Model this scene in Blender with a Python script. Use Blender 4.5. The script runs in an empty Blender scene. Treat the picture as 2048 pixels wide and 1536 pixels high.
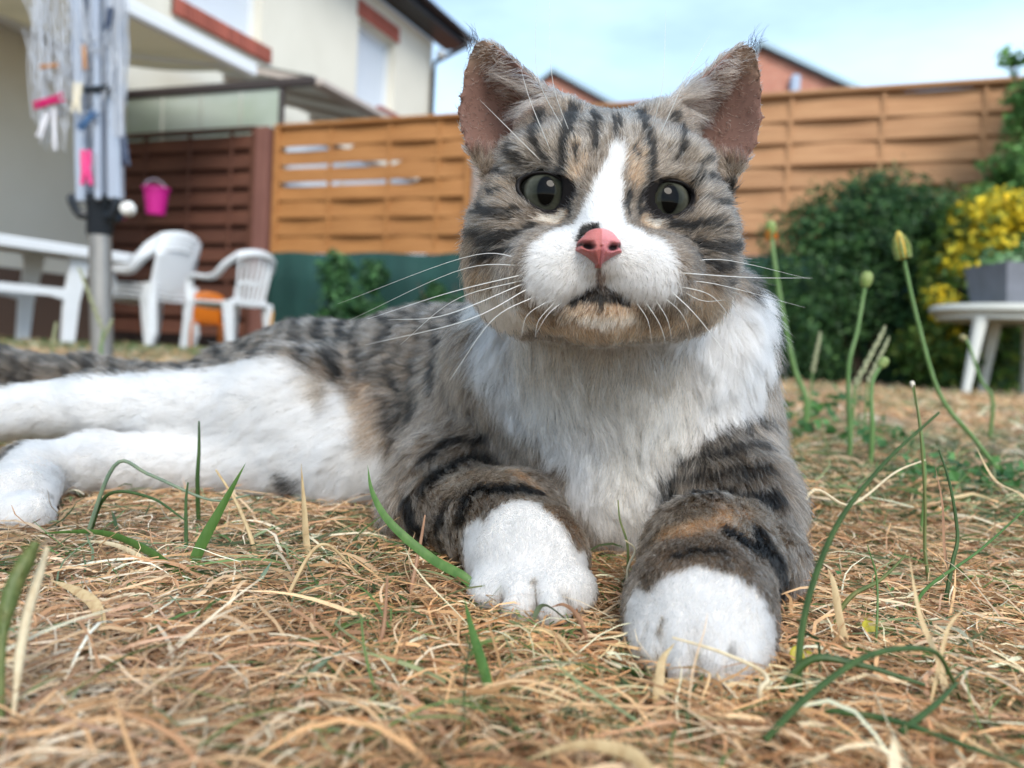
import bpy, bmesh, math, random, os
import numpy as np
from mathutils import Vector, Matrix, Quaternion
from mathutils.bvhtree import BVHTree
from mathutils.kdtree import KDTree

random.seed(7)
rng = np.random.default_rng(11)
S = bpy.context.scene
COL = S.collection

# ------------------------------------------------------------------ camera
F = 2048 * 26.0 / 36.0
CAM = Vector((0, 0, 0.09))
PITCH = math.atan(57 / F)
ROLL = math.atan(0.05)
_f = Vector((0, math.cos(PITCH), -math.sin(PITCH)))
_r0 = Vector((1, 0, 0))
_u0 = Vector((0, math.sin(PITCH), math.cos(PITCH)))
_r = _r0 * math.cos(ROLL) + _u0 * math.sin(ROLL)
_u = _u0 * math.cos(ROLL) - _r0 * math.sin(ROLL)
cam_data = bpy.data.cameras.new('camera')
cam = bpy.data.objects.new('camera', cam_data)
COL.objects.link(cam)
M = Matrix((_r, _u, -_f)).transposed().to_4x4()
M.translation = CAM
cam.matrix_world = M
cam_data.lens = 26
cam_data.sensor_width = 36
cam_data.clip_start = 0.01
cam_data.clip_end = 3000
cam_data.dof.use_dof = True
cam_data.dof.focus_distance = 0.290
cam_data.dof.aperture_fstop = 8.6
cam_data.dof.aperture_blades = 0
S.camera = cam

def ray(px, py):
    return _f + _r * ((px - 1024) / F) + _u * ((768 - py) / F)
def P(px, py, Y):
    """the point at forward distance Y seen at photo pixel (px, py)"""
    d = ray(px, py)
    return CAM + d * (Y / d.y)
def G(px, py, z=0.0):
    """the point on the level z seen at photo pixel (px, py)"""
    d = ray(px, py)
    return CAM + d * ((z - CAM.z) / d.z)

# ------------------------------------------------------------------ light
SUN_EL, SUN_AZ = math.radians(42), math.radians(163)   # azimuth from +Y (ahead), negative = left
world = bpy.data.worlds.new('World')
S.world = world
world.use_nodes = True
wn = world.node_tree
for n in list(wn.nodes): wn.nodes.remove(n)
sky = wn.nodes.new('ShaderNodeTexSky')
sky.sky_type = 'NISHITA'
sky.sun_disc = False
sky.sun_elevation = SUN_EL
sky.sun_rotation = SUN_AZ % (2 * math.pi)
sky.air_density = 1.0
sky.dust_density = 1.2
sky.ozone_density = 1.0
bg = wn.nodes.new('ShaderNodeBackground')
bg.inputs['Strength'].default_value = 0.15
wo = wn.nodes.new('ShaderNodeOutputWorld')
tc = wn.nodes.new('ShaderNodeTexCoord')
mp = wn.nodes.new('ShaderNodeMapping'); mp.inputs['Scale'].default_value = (1, 1, 3)
nz = wn.nodes.new('ShaderNodeTexNoise'); nz.inputs['Scale'].default_value = 1.6; nz.inputs['Detail'].default_value = 5; nz.inputs['Roughness'].default_value = .55
cr = wn.nodes.new('ShaderNodeMapRange'); cr.inputs[1].default_value = .42; cr.inputs[2].default_value = .68; cr.inputs[3].default_value = .28; cr.inputs[4].default_value = .88
mx = wn.nodes.new('ShaderNodeMix'); mx.data_type = 'RGBA'
mx.inputs['B'].default_value = (4.2, 5.8, 7.3, 1)      # thin high veil of cloud
wn.links.new(tc.outputs['Generated'], mp.inputs['Vector']); wn.links.new(mp.outputs[0], nz.inputs['Vector'])
wn.links.new(nz.outputs['Fac'], cr.inputs[0]); wn.links.new(cr.outputs[0], mx.inputs['Factor'])
wn.links.new(sky.outputs[0], mx.inputs['A']); wn.links.new(mx.outputs['Result'], bg.inputs['Color'])
wn.links.new(bg.outputs[0], wo.inputs['Surface'])
sun_d = bpy.data.lights.new('sun', 'SUN')
sun_d.energy = 2.0
sun_d.angle = math.radians(26)
sun_d.color = (1.0, .93, .82)
sun = bpy.data.objects.new('sun', sun_d)
COL.objects.link(sun)
_sd = Vector((math.sin(SUN_AZ) * math.cos(SUN_EL), math.cos(SUN_AZ) * math.cos(SUN_EL), math.sin(SUN_EL)))
sun.rotation_euler = _sd.to_track_quat('Z', 'Y').to_euler()
vs = S.view_settings
vs.view_transform = 'Standard'; vs.look = 'None'; vs.gamma = 1; vs.use_curve_mapping = False
vs.exposure = 0.72
S.cycles.use_denoising = True
S.cycles.max_bounces = 10
S.cycles.transparent_max_bounces = 16
S.cycles_curves.shape = 'RIBBONS'

# ------------------------------------------------------------------ helpers
def tag(o, label=None, cat=None, group=None, kind=None):
    if label: o['label'] = label
    if cat: o['category'] = cat
    if group: o['group'] = group
    if kind: o['kind'] = kind
    return o
def empty(name, loc=(0, 0, 0), rz=0, label=None, cat=None, group=None):
    o = bpy.data.objects.new(name, None); COL.objects.link(o)
    o.location = loc; o.rotation_euler = (0, 0, rz); o.empty_display_size = .05
    return tag(o, label, cat, group)
def link(name, me, mat=None, parent=None, loc=None):
    o = bpy.data.objects.new(name, me); COL.objects.link(o)
    if mat is not None and not me.materials: me.materials.append(mat)
    if parent is not None: o.parent = parent
    if loc is not None: o.location = loc
    return o
def from_np(name, v, f, smooth=True):
    """mesh from a vertex array and a quad or triangle index array"""
    v = np.asarray(v, np.float32); f = np.asarray(f, np.int32)
    me = bpy.data.meshes.new(name)
    k = f.shape[1]
    me.vertices.add(len(v)); me.vertices.foreach_set('co', v.ravel())
    me.loops.add(f.size); me.loops.foreach_set('vertex_index', f.ravel())
    me.polygons.add(len(f)); me.polygons.foreach_set('loop_start', np.arange(0, f.size, k, dtype=np.int32))
    me.update(calc_edges=True)
    me.polygons.foreach_set('use_smooth', np.full(len(f), smooth, bool))
    me.update()
    return me
def copy_tree(o, parent=None):
    c = o.copy(); COL.objects.link(c); c.parent = parent
    for ch in o.children: copy_tree(ch, c)
    return c

class MB:
    """collects shapes; build() links them as one mesh object"""
    def __init__(s): s.v = []; s.f = []
    def add(s, vs, fs):
        n = len(s.v); s.v += [tuple(q) for q in vs]; s.f += [tuple(i + n for i in t) for t in fs]; return s
    def box(s, c, size, R=None, bev=0.0):
        c = Vector(c); hx, hy, hz = [q / 2 for q in size]
        if bev <= 0:
            vs = [Vector((x, y, z)) for x in (-hx, hx) for y in (-hy, hy) for z in (-hz, hz)]
            fs = [(0, 1, 3, 2), (4, 6, 7, 5), (0, 4, 5, 1), (2, 3, 7, 6), (0, 2, 6, 4), (1, 5, 7, 3)]
        else:
            bm = bmesh.new(); bmesh.ops.create_cube(bm, size=1)
            bmesh.ops.scale(bm, verts=bm.verts, vec=size)
            bmesh.ops.bevel(bm, geom=list(bm.edges), offset=bev, segments=1, affect='EDGES')
            bm.verts.index_update()
            vs = [q.co.copy() for q in bm.verts]; fs = [[q.index for q in t.verts] for t in bm.faces]; bm.free()
        if R is not None: vs = [R @ q for q in vs]
        return s.add([c + q for q in vs], fs)
    def tube(s, pts, rad, n=8, cap=True, flat=1.0, up=None):
        pts = [Vector(p) for p in pts]; m = len(pts)
        if not hasattr(rad, '__len__'): rad = [rad] * m
        ref = Vector(up) if up else Vector((0, 0, 1)); rings = []; prev = None
        for i, p in enumerate(pts):
            t = (pts[min(i + 1, m - 1)] - pts[max(i - 1, 0)])
            t = t.normalized() if t.length > 1e-9 else Vector((0, 0, 1))
            if prev is None:
                a = t.cross(ref)
                if a.length < 1e-3: a = t.cross(Vector((0, 1, 0)))
                a.normalize()
            else:
                a = prev - t * prev.dot(t)
                a = a.normalized() if a.length > 1e-6 else t.orthogonal().normalized()
            prev = a; b = t.cross(a)
            rings.append([p + (a * math.cos(2 * math.pi * k / n) + b * math.sin(2 * math.pi * k / n) * flat) * rad[i] for k in range(n)])
        vs = [q for r in rings for q in r]; fs = []
        for i in range(m - 1):
            for k in range(n):
                fs.append((i * n + k, i * n + (k + 1) % n, (i + 1) * n + (k + 1) % n, (i + 1) * n + k))
        if cap: fs.append(tuple(reversed(range(n)))); fs.append(tuple((m - 1) * n + k for k in range(n)))
        return s.add(vs, fs)
    def prism(s, poly, y0, y1, R=None, o=(0, 0, 0)):
        """polygon in (x, z) pulled from y0 to y1"""
        n = len(poly); vs = [Vector((x, y0, z)) for x, z in poly] + [Vector((x, y1, z)) for x, z in poly]
        if R is not None: vs = [R @ q for q in vs]
        vs = [q + Vector(o) for q in vs]
        fs = [tuple(range(n)), tuple(reversed(range(n, 2 * n)))] + [(i, n + i, n + (i + 1) % n, (i + 1) % n) for i in range(n)]
        return s.add(vs, fs)
    def lathe(s, prof, c=(0, 0, 0), n=20, axis=None, sx=1, sy=1):
        vs = []; m = len(prof); R = Vector((0, 0, 1)).rotation_difference(Vector(axis)).to_matrix() if axis else None
        for r, z in prof:
            for k in range(n):
                q = Vector((r * sx * math.cos(2 * math.pi * k / n), r * sy * math.sin(2 * math.pi * k / n), z))
                vs.append((R @ q if R else q) + Vector(c))
        fs = [(i * n + k, i * n + (k + 1) % n, (i + 1) * n + (k + 1) % n, (i + 1) * n + k) for i in range(m - 1) for k in range(n)]
        if prof[0][0] > 1e-5: fs.append(tuple(reversed(range(n))))
        if prof[-1][0] > 1e-5: fs.append(tuple((m - 1) * n + k for k in range(n)))
        return s.add(vs, fs)
    def mesh(s, name, smooth=False):
        me = bpy.data.meshes.new(name); me.from_pydata([tuple(q) for q in s.v], [], s.f); me.update()
        if smooth:
            me.polygons.foreach_set('use_smooth', [True] * len(me.polygons)); me.set_sharp_from_angle(angle=math.radians(40))
        return me
    def build(s, name, mat, parent=None, smooth=False):
        return link(name, s.mesh(name, smooth), mat, parent)

def curve_pts(ctrl, n):
    """Catmull-Rom through control points"""
    c = [Vector(q) for q in ctrl]; c = [c[0] * 2 - c[1]] + c + [c[-1] * 2 - c[-2]]
    out = []; m = len(c) - 3
    for i in range(n):
        t = i / (n - 1) * m; k = min(int(t), m - 1); t -= k
        a, b, d, e = c[k:k + 4]
        out.append(.5 * ((2 * b) + (d - a) * t + (2 * a - 5 * b + 4 * d - e) * t * t + (3 * b - a - 3 * d + e) * t ** 3))
    return out

# materials ---------------------------------------------------------------
def mat(name, col, rough=.6, noise=None, bump=None, spec=.4, trans=0, coat=0, sub=0, metal=0, vcol=None, obj_random=0):
    m = bpy.data.materials.new(name); m.use_nodes = True
    nt = m.node_tree; b = nt.nodes['Principled BSDF']
    b.inputs['Roughness'].default_value = rough
    b.inputs['Specular IOR Level'].default_value = spec
    b.inputs['Metallic'].default_value = metal
    if coat: b.inputs['Coat Weight'].default_value = coat; b.inputs['Coat Roughness'].default_value = .05
    if sub: b.inputs['Subsurface Weight'].default_value = sub; b.inputs['Subsurface Scale'].default_value = .004
    src = None
    if vcol:
        a = nt.nodes.new('ShaderNodeAttribute'); a.attribute_name = vcol; src = a.outputs['Color']
    t = nt.nodes.new('ShaderNodeTexCoord')
    def scaled(sc):
        k = nt.nodes.new('ShaderNodeMapping'); k.inputs['Scale'].default_value = sc if hasattr(sc, '__len__') else (sc,) * 3
        nt.links.new(t.outputs['Object'], k.inputs[0]); return k.outputs[0]
    if noise:
        sc, c2, lo, hi = noise[:4]
        n = nt.nodes.new('ShaderNodeTexNoise'); n.inputs['Scale'].default_value = 1; n.inputs['Detail'].default_value = 6; n.inputs['Roughness'].default_value = .62
        nt.links.new(scaled(sc), n.inputs['Vector'])
        r = nt.nodes.new('ShaderNodeMapRange'); r.inputs[1].default_value = lo; r.inputs[2].default_value = hi
        nt.links.new(n.outputs['Fac'], r.inputs[0])
        x = nt.nodes.new('ShaderNodeMix'); x.data_type = 'RGBA'
        x.inputs['A'].default_value = (*col, 1); x.inputs['B'].default_value = (*c2, 1)
        if src: nt.links.new(src, x.inputs['A'])
        nt.links.new(r.outputs[0], x.inputs['Factor']); src = x.outputs['Result']
    if obj_random:
        oi = nt.nodes.new('ShaderNodeObjectInfo'); h = nt.nodes.new('ShaderNodeHueSaturation')
        r = nt.nodes.new('ShaderNodeMapRange'); r.inputs[3].default_value = 1 - obj_random; r.inputs[4].default_value = 1 + obj_random
        nt.links.new(oi.outputs['Random'], r.inputs[0]); nt.links.new(r.outputs[0], h.inputs['Value'])
        if src: nt.links.new(src, h.inputs['Color'])
        else: h.inputs['Color'].default_value = (*col, 1)
        src = h.outputs[0]
    if src: nt.links.new(src, b.inputs['Base Color'])
    else: b.inputs['Base Color'].default_value = (*col, 1)
    if bump:
        sc, st = bump
        n = nt.nodes.new('ShaderNodeTexNoise'); n.inputs['Scale'].default_value = 1; n.inputs['Detail'].default_value = 5
        nt.links.new(scaled(sc), n.inputs['Vector'])
        u = nt.nodes.new('ShaderNodeBump'); u.inputs['Strength'].default_value = st; u.inputs['Distance'].default_value = .01
        nt.links.new(n.outputs['Fac'], u.inputs['Height']); nt.links.new(u.outputs[0], b.inputs['Normal'])
    if trans:
        o = [n for n in nt.nodes if n.type == 'OUTPUT_MATERIAL'][0]
        tr = nt.nodes.new('ShaderNodeBsdfTranslucent'); ms = nt.nodes.new('ShaderNodeMixShader'); ms.inputs[0].default_value = trans
        if src: nt.links.new(src, tr.inputs[0])
        else: tr.inputs[0].default_value = (*col, 1)
        nt.links.new(b.outputs[0], ms.inputs[1]); nt.links.new(tr.outputs[0], ms.inputs[2]); nt.links.new(ms.outputs[0], o.inputs['Surface'])
    return m

def hash3(ix, iy, iz, seed):
    h = (ix * 374761393 + iy * 668265263 + iz * 2147483647 + seed * 974711) & 0xffffffff
    h = ((h ^ (h >> 13)) * 1274126177) & 0xffffffff
    h = ((h ^ (h >> 16)) * 2246822519) & 0xffffffff
    return ((h ^ (h >> 15)) & 0xffffff) / float(0xffffff)
def vnoise(p, scale, seed=0):
    """value noise 0..1 at points p (n,3)"""
    q = np.asarray(p, np.float64) * scale + 1000.0
    i = np.floor(q).astype(np.int64); t = q - i; t = t * t * (3 - 2 * t); r = 0
    for dx in (0, 1):
        for dy in (0, 1):
            for dz in (0, 1):
                w = (t[:, 0] if dx else 1 - t[:, 0]) * (t[:, 1] if dy else 1 - t[:, 1]) * (t[:, 2] if dz else 1 - t[:, 2])
                r = r + w * hash3(i[:, 0] + dx, i[:, 1] + dy, i[:, 2] + dz, seed)
    return r
def unit(a): return a / np.maximum(np.linalg.norm(a, axis=-1, keepdims=True), 1e-9)
def sstep(a, b, x): t = np.clip((x - a) / (b - a), 0, 1); return t * t * (3 - 2 * t)
CAT_HAIRS = 460000
HAIR_BSDF = True
# marks of the coat, and shade painted between the toes: (colour, pixels the mark runs through in the photo, radius in pixels, options)
CAT_PAINT = [
    # head: pale ground, tan patches
    ('pale', [(1040, 330), (1120, 290)], 60, dict(amt=.5)),
    ('pale', [(1400, 340), (1330, 300)], 60, dict(amt=.5)),
    ('tan', [(1160, 290), (1150, 340)], 26, dict(amt=.7)),
    ('tan', [(1275, 300), (1275, 350)], 22, dict(amt=.7)),
    ('tan', [(1140, 400), (1110, 432)], 24, dict(amt=.8)),
    ('tan', [(1290, 430), (1310, 448)], 22, dict(amt=.8)),
    ('tan', [(1000, 370), (990, 400)], 22, dict(amt=.6)),
    ('tan', [(950, 560), (975, 620)], [55, 60], dict(amt=.55)),
    ('tan', [(1455, 590), (1440, 640)], [40, 40], dict(amt=.7)),
    # forehead stripes
    ('pale', [(1175, 235), (1170, 300)], [10, 10], dict(amt=.8)), ('pale', [(1210, 235), (1208, 275)], [9, 9], dict(amt=.8)), ('pale', [(1250, 235), (1262, 290)], [9, 10], dict(amt=.8)),
    ('pale', [(1105, 330), (1100, 280)], [12, 12], dict(amt=.8)), ('pale', [(1330, 335), (1330, 285)], [12, 12], dict(amt=.8)),
    ('dark', [(1121, 345), (1124, 300), (1142, 250), (1150, 205)], [11, 13, 14, 18], dict(soft=.3)),
    ('dark', [(1305, 352), (1301, 300), (1285, 250), (1275, 215)], [11, 12, 13, 15], dict(soft=.3)),
    ('dark', [(1190, 300), (1190, 250), (1185, 215)], [6, 9, 12], dict(soft=.3)),
    ('dark', [(1232, 272), (1232, 240), (1228, 215)], [7, 9, 12], dict(soft=.3)),
    ('dark', [(1088, 318), (1065, 275), (1085, 232)], [7, 10, 12], dict(soft=.3)),
    ('dark', [(1345, 318), (1368, 275), (1345, 235)], [7, 10, 12], dict(soft=.3)),
    ('dark', [(1150, 330), (1152, 290)], [4, 6], dict(soft=.3)), ('dark', [(1278, 330), (1274, 300)], [4, 6], dict(soft=.3)),
    ('dark', [(1050, 330), (1015, 300), (1000, 285)], [6, 8, 8], dict(soft=.3)), ('dark', [(1390, 340), (1425, 310)], [6, 8], dict(soft=.3)),
    ('dark', [(1255, 385), (1258, 425)], [9, 9], dict(soft=.3)),
    # cheeks
    ('dark', [(1035, 360), (1000, 345), (960, 345), (935, 375)], [6, 9, 11, 13], dict(soft=.3)),
    ('dark', [(1030, 418), (990, 432), (950, 418)], [8, 13, 15], dict(soft=.3)),
    ('dark', [(1070, 452), (1025, 470), (975, 482), (935, 465)], [8, 12, 14, 15], dict(soft=.3)),
    ('dark', [(1025, 505), (985, 512), (938, 515)], [6, 10, 12], dict(soft=.3)),
    ('dark', [(1000, 390), (960, 392)], [6, 8], dict(soft=.3)),
    ('dark', [(935, 360), (928, 440), (928, 530)], [14, 15, 13], dict(amt=.85)),
    ('dark', [(1390, 352), (1440, 368), (1465, 420)], [7, 11, 15], dict(soft=.3)),
    ('dark', [(1350, 455), (1410, 446), (1445, 458)], [8, 12, 14], dict(soft=.3)),
    ('dark', [(1368, 478), (1405, 490), (1462, 492)], [7, 11, 14], dict(soft=.3)),
    ('dark', [(1388, 515), (1430, 530), (1470, 528)], [7, 11, 14], dict(soft=.3)),
    ('dark', [(1410, 400), (1450, 415)], [6, 8], dict(soft=.3)),
    ('dark', [(1462, 360), (1474, 440), (1478, 550)], [14, 16, 14], dict(amt=.85)),
    ('dark', [(1455, 562), (1425, 560)], [9, 7], dict(amt=.8)),
    # white face
    ('white', [(1240, 292), (1225, 340), (1212, 385), (1200, 430)], [15, 26, 38, 58], dict(soft=.3, wobble=.5)),
    ('white', [(1200, 440), (1195, 490)], [66, 80], dict(soft=.3, wobble=.6)),
    ('white', [(1130, 480), (1110, 530), (1100, 570)], [52, 72, 62], dict(soft=.35, wobble=.6)),
    ('white', [(1270, 485), (1295, 530), (1305, 570)], [52, 74, 60], dict(soft=.35, wobble=.6)),
    ('white', [(1120, 590), (1280, 590)], 30, dict(soft=.5)),
    ('white', [(1150, 560), (1250, 560)], 45, dict(soft=.5)),
    # chin and throat
    ('cream', [(945, 575), (985, 625), (1045, 625)], [50, 60, 45], dict(amt=1.0, soft=.5)),
    ('white', [(1010, 585), (1040, 610)], [22, 22], dict(amt=.7, soft=.8)),
    ('tan', [(945, 545), (985, 560)], [16, 14], dict(amt=.6, soft=.6)),
    ('tan', [(1385, 585), (1430, 610), (1400, 650)], [32, 40, 30], dict(amt=.7, soft=.8)),
    ('tan', [(1060, 628), (1110, 655), (1200, 668), (1300, 658), (1380, 630)], [18, 26, 34, 30, 28], dict(amt=1.0, soft=.5)),
    ('tan', [(1140, 622), (1260, 622)], 22, dict(amt=.95, soft=.6)),
    ('cream', [(1120, 635), (1200, 650), (1280, 638)], 15, dict(amt=.55, soft=.8)),
    ('dark', [(1060, 655), (1110, 680)], [5, 6], dict(amt=.5)),
    ('dark', [(1280, 682), (1370, 655)], [6, 9], dict(amt=.5)),
    ('dark', [(1140, 608), (1165, 598), (1197, 592), (1230, 598), (1256, 608)], [7, 13, 18, 13, 7], dict(soft=.5, wobble=.3)),
    ('skin', [(1158, 598), (1175, 588), (1197, 578), (1220, 588), (1240, 598)], [6, 11, 14, 11, 6], dict(soft=.5, wobble=.3)),
    ('dark', [(1197, 600), (1197, 622)], [20, 9], dict(amt=.7, soft=.8)),
    # eye surrounds
    ('dark', [(1038, 372), (1050, 358), (1088, 345), (1120, 360), (1140, 400), (1142, 425)], [6, 7, 6, 6, 6, 7], dict(wobble=.2)),
    ('dark', [(1280, 425), (1275, 400), (1295, 370), (1335, 358), (1375, 372), (1390, 385)], [9, 7, 7, 6, 7, 8], dict(wobble=.2)),
    ('cream', [(1075, 438), (1110, 440), (1125, 428)], [8, 10, 8], dict(amt=.9, wobble=.3)),
    ('cream', [(1295, 440), (1320, 448)], [9, 9], dict(amt=.7, wobble=.3)),
    ('pale', [(1040, 340), (1085, 332)], [9, 8], dict(amt=.9)),
    ('pale', [(1340, 345), (1395, 362)], [8, 8], dict(amt=.9)),
    ('pink', [(1201, 540), (1199, 572)], 7, dict(amt=.9, wobble=.2)),
    # dark spot above the nose
    ('dark', [(1160, 474), (1168, 460), (1192, 454)], [10, 15, 12], dict(soft=.4, wobble=.2)),
    # bib
    ('white', [(1010, 720), (1250, 760), (1480, 700)], [85, 120, 105], dict(soft=.25)),
    ('white', [(1060, 800), (1250, 840), (1440, 790)], [95, 120, 110], dict(soft=.25)),
    ('white', [(1500, 580), (1525, 680)], [36, 50], dict(soft=.3)),
    ('white', [(1130, 880), (1250, 900), (1350, 860)], [75, 100, 80], dict(soft=.3)),
    ('white', [(1200, 980), (1270, 1000), (1310, 940)], [75, 75, 60], dict(soft=.3)),
    ('white', [(1235, 1050), (1280, 1070)], [55, 55], dict(soft=.3)),
    ('cream', [(1060, 720), (1200, 745), (1340, 735)], [70, 100, 70], dict(amt=.5, soft=.9)),
    ('cream', [(1100, 800), (1330, 840), (1250, 950), (1250, 1050)], [150, 150, 120, 80], dict(amt=.62, soft=.9)),
    # left foreleg bands
    ('pale', [(850, 960), (1000, 955), (1080, 1000)], 60, dict(amt=.5, soft=.8)),
    ('pale', [(1330, 1060), (1540, 1050)], 60, dict(amt=.5, soft=.8)), ('pale', [(1380, 950), (1540, 880)], 55, dict(amt=.4, soft=.8)),
    ('tan', [(1030, 950), (1087, 993)], [14, 12], dict(amt=.8)),
    ('tan', [(950, 950), (905, 970)], [9, 9], dict(amt=.5)),
    ('dark', [(924, 1046), (937, 998), (964, 982), (1008, 978), (1047, 982), (1078, 993)], [18, 18, 17, 15, 14, 11], dict(soft=.3)),
    ('dark', [(845, 985), (885, 949), (928, 925), (972, 921), (1008, 936)], [17, 17, 15, 14, 11], dict(soft=.3)),
    ('dark', [(823, 1011), (832, 1046), (850, 1072)], [18, 18, 17], dict(soft=.3)),
    ('dark', [(900, 1011), (882, 1055)], [15, 15], dict(soft=.3)),
    ('dark', [(975, 890), (900, 890), (850, 930)], [11, 13, 14], dict(amt=.8)),
    ('white', [(1030, 1045), (1060, 1110)], [78, 110], dict(soft=.15)),
    ('white', [(990, 1120), (1060, 1190), (1140, 1160)], [90, 95, 80], dict(soft=.2)),
    # right foreleg bands
    ('tan', [(1330, 1074), (1390, 1060), (1450, 1040)], [26, 30, 24], dict(amt=.95)),
    ('tan', [(1438, 1020), (1513, 1033)], [12, 12], dict(amt=.6)),
    ('dark', [(1447, 1064), (1491, 1090), (1535, 1107)], [14, 17, 20], dict(soft=.3)),
    ('dark', [(1340, 1118), (1385, 1106), (1440, 1107)], [11, 13, 14], dict(amt=.8)),
    ('dark', [(1513, 1072), (1550, 1134), (1550, 1187)], [28, 36, 36], dict(amt=.9)),
    ('dark', [(1328, 1011), (1403, 995), (1491, 998), (1550, 1011)], [13, 15, 15, 17], dict(soft=.3)),
    ('dark', [(1324, 976), (1403, 962), (1535, 954)], [10, 11, 11], dict(amt=.9)),
    ('dark', [(1359, 936), (1447, 914), (1530, 897)], [11, 13, 14], dict(soft=.3)),
    ('dark', [(1403, 905), (1530, 844)], [10, 11], dict(amt=.8)),
    ('white', [(1400, 1240), (1395, 1320)], [90, 140], dict(soft=.15)),
    ('white', [(1310, 1225), (1350, 1192), (1400, 1180), (1450, 1190), (1490, 1225)], [52, 52, 52, 52, 52], dict(soft=.2)),
    ('white', [(1300, 1310), (1490, 1310)], [90, 90], dict(soft=.2)),
    ('white', [(945, 1080), (950, 1170)], [45, 45], dict(soft=.2)),
    ('white', [(1165, 1130), (1170, 1190)], [30, 35], dict(soft=.2)),
    ('white', [(1275, 1215), (1268, 1300)], [40, 50], dict(soft=.2)),
    ('white', [(1505, 1215), (1530, 1260), (1525, 1330)], [40, 50, 50], dict(soft=.2)),
    ('pale', [(1070, 1165), (1078, 1245)], 9, dict(amt=.75, wobble=.3, soft=.7)),  # greyish fur in the left toe clefts, with their shade painted in
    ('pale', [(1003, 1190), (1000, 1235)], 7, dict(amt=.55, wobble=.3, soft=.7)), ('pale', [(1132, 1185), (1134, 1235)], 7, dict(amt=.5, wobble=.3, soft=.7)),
    ('cream', [(1000, 1225), (1080, 1245), (1150, 1210)], 26, dict(amt=.35, soft=.9)),
    ('pale', [(1392, 1310), (1392, 1390)], 8, dict(amt=.85, wobble=.3, soft=.8)),  # right toe clefts: grey fur tone deepened to paint the shade between toes
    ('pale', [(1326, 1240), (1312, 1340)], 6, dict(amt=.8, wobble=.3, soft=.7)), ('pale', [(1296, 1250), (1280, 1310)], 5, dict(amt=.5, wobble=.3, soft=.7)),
    ('cream', [(1290, 1330), (1390, 1370), (1490, 1330)], 34, dict(amt=.4, soft=.9)),
    ('cream', [(1400, 1270), (1390, 1330)], 40, dict(amt=.3, soft=.9)),
    # belly and hind legs
    ('white', [(600, 830), (660, 900), (700, 960)], [90, 100, 80], dict(soft=.3)),
    ('white', [(540, 790), (300, 810), (100, 820), (-20, 840), (-120, 845), (-200, 855)], [80, 80, 75, 75, 80, 80], dict(soft=.25)),
    ('white', [(640, 930), (400, 920), (150, 930), (40, 980), (-10, 980)], [90, 90, 90, 120, 100], dict(soft=.25)),
    ('white', [(715, 930), (740, 990)], [45, 35], dict(soft=.6)),
    ('cream', [(590, 760), (630, 800)], [24, 24], dict(amt=.5, soft=.9)),
    ('dark', [(560, 950), (575, 978)], [16, 18], dict(amt=.85, soft=.7)),
    ('pale', [(625, 760), (640, 830)], [18, 20], dict(amt=.6, soft=.9)),
    ('tan', [(715, 780), (725, 900)], [26, 26], dict(amt=.6, soft=.6)),
]
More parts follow.
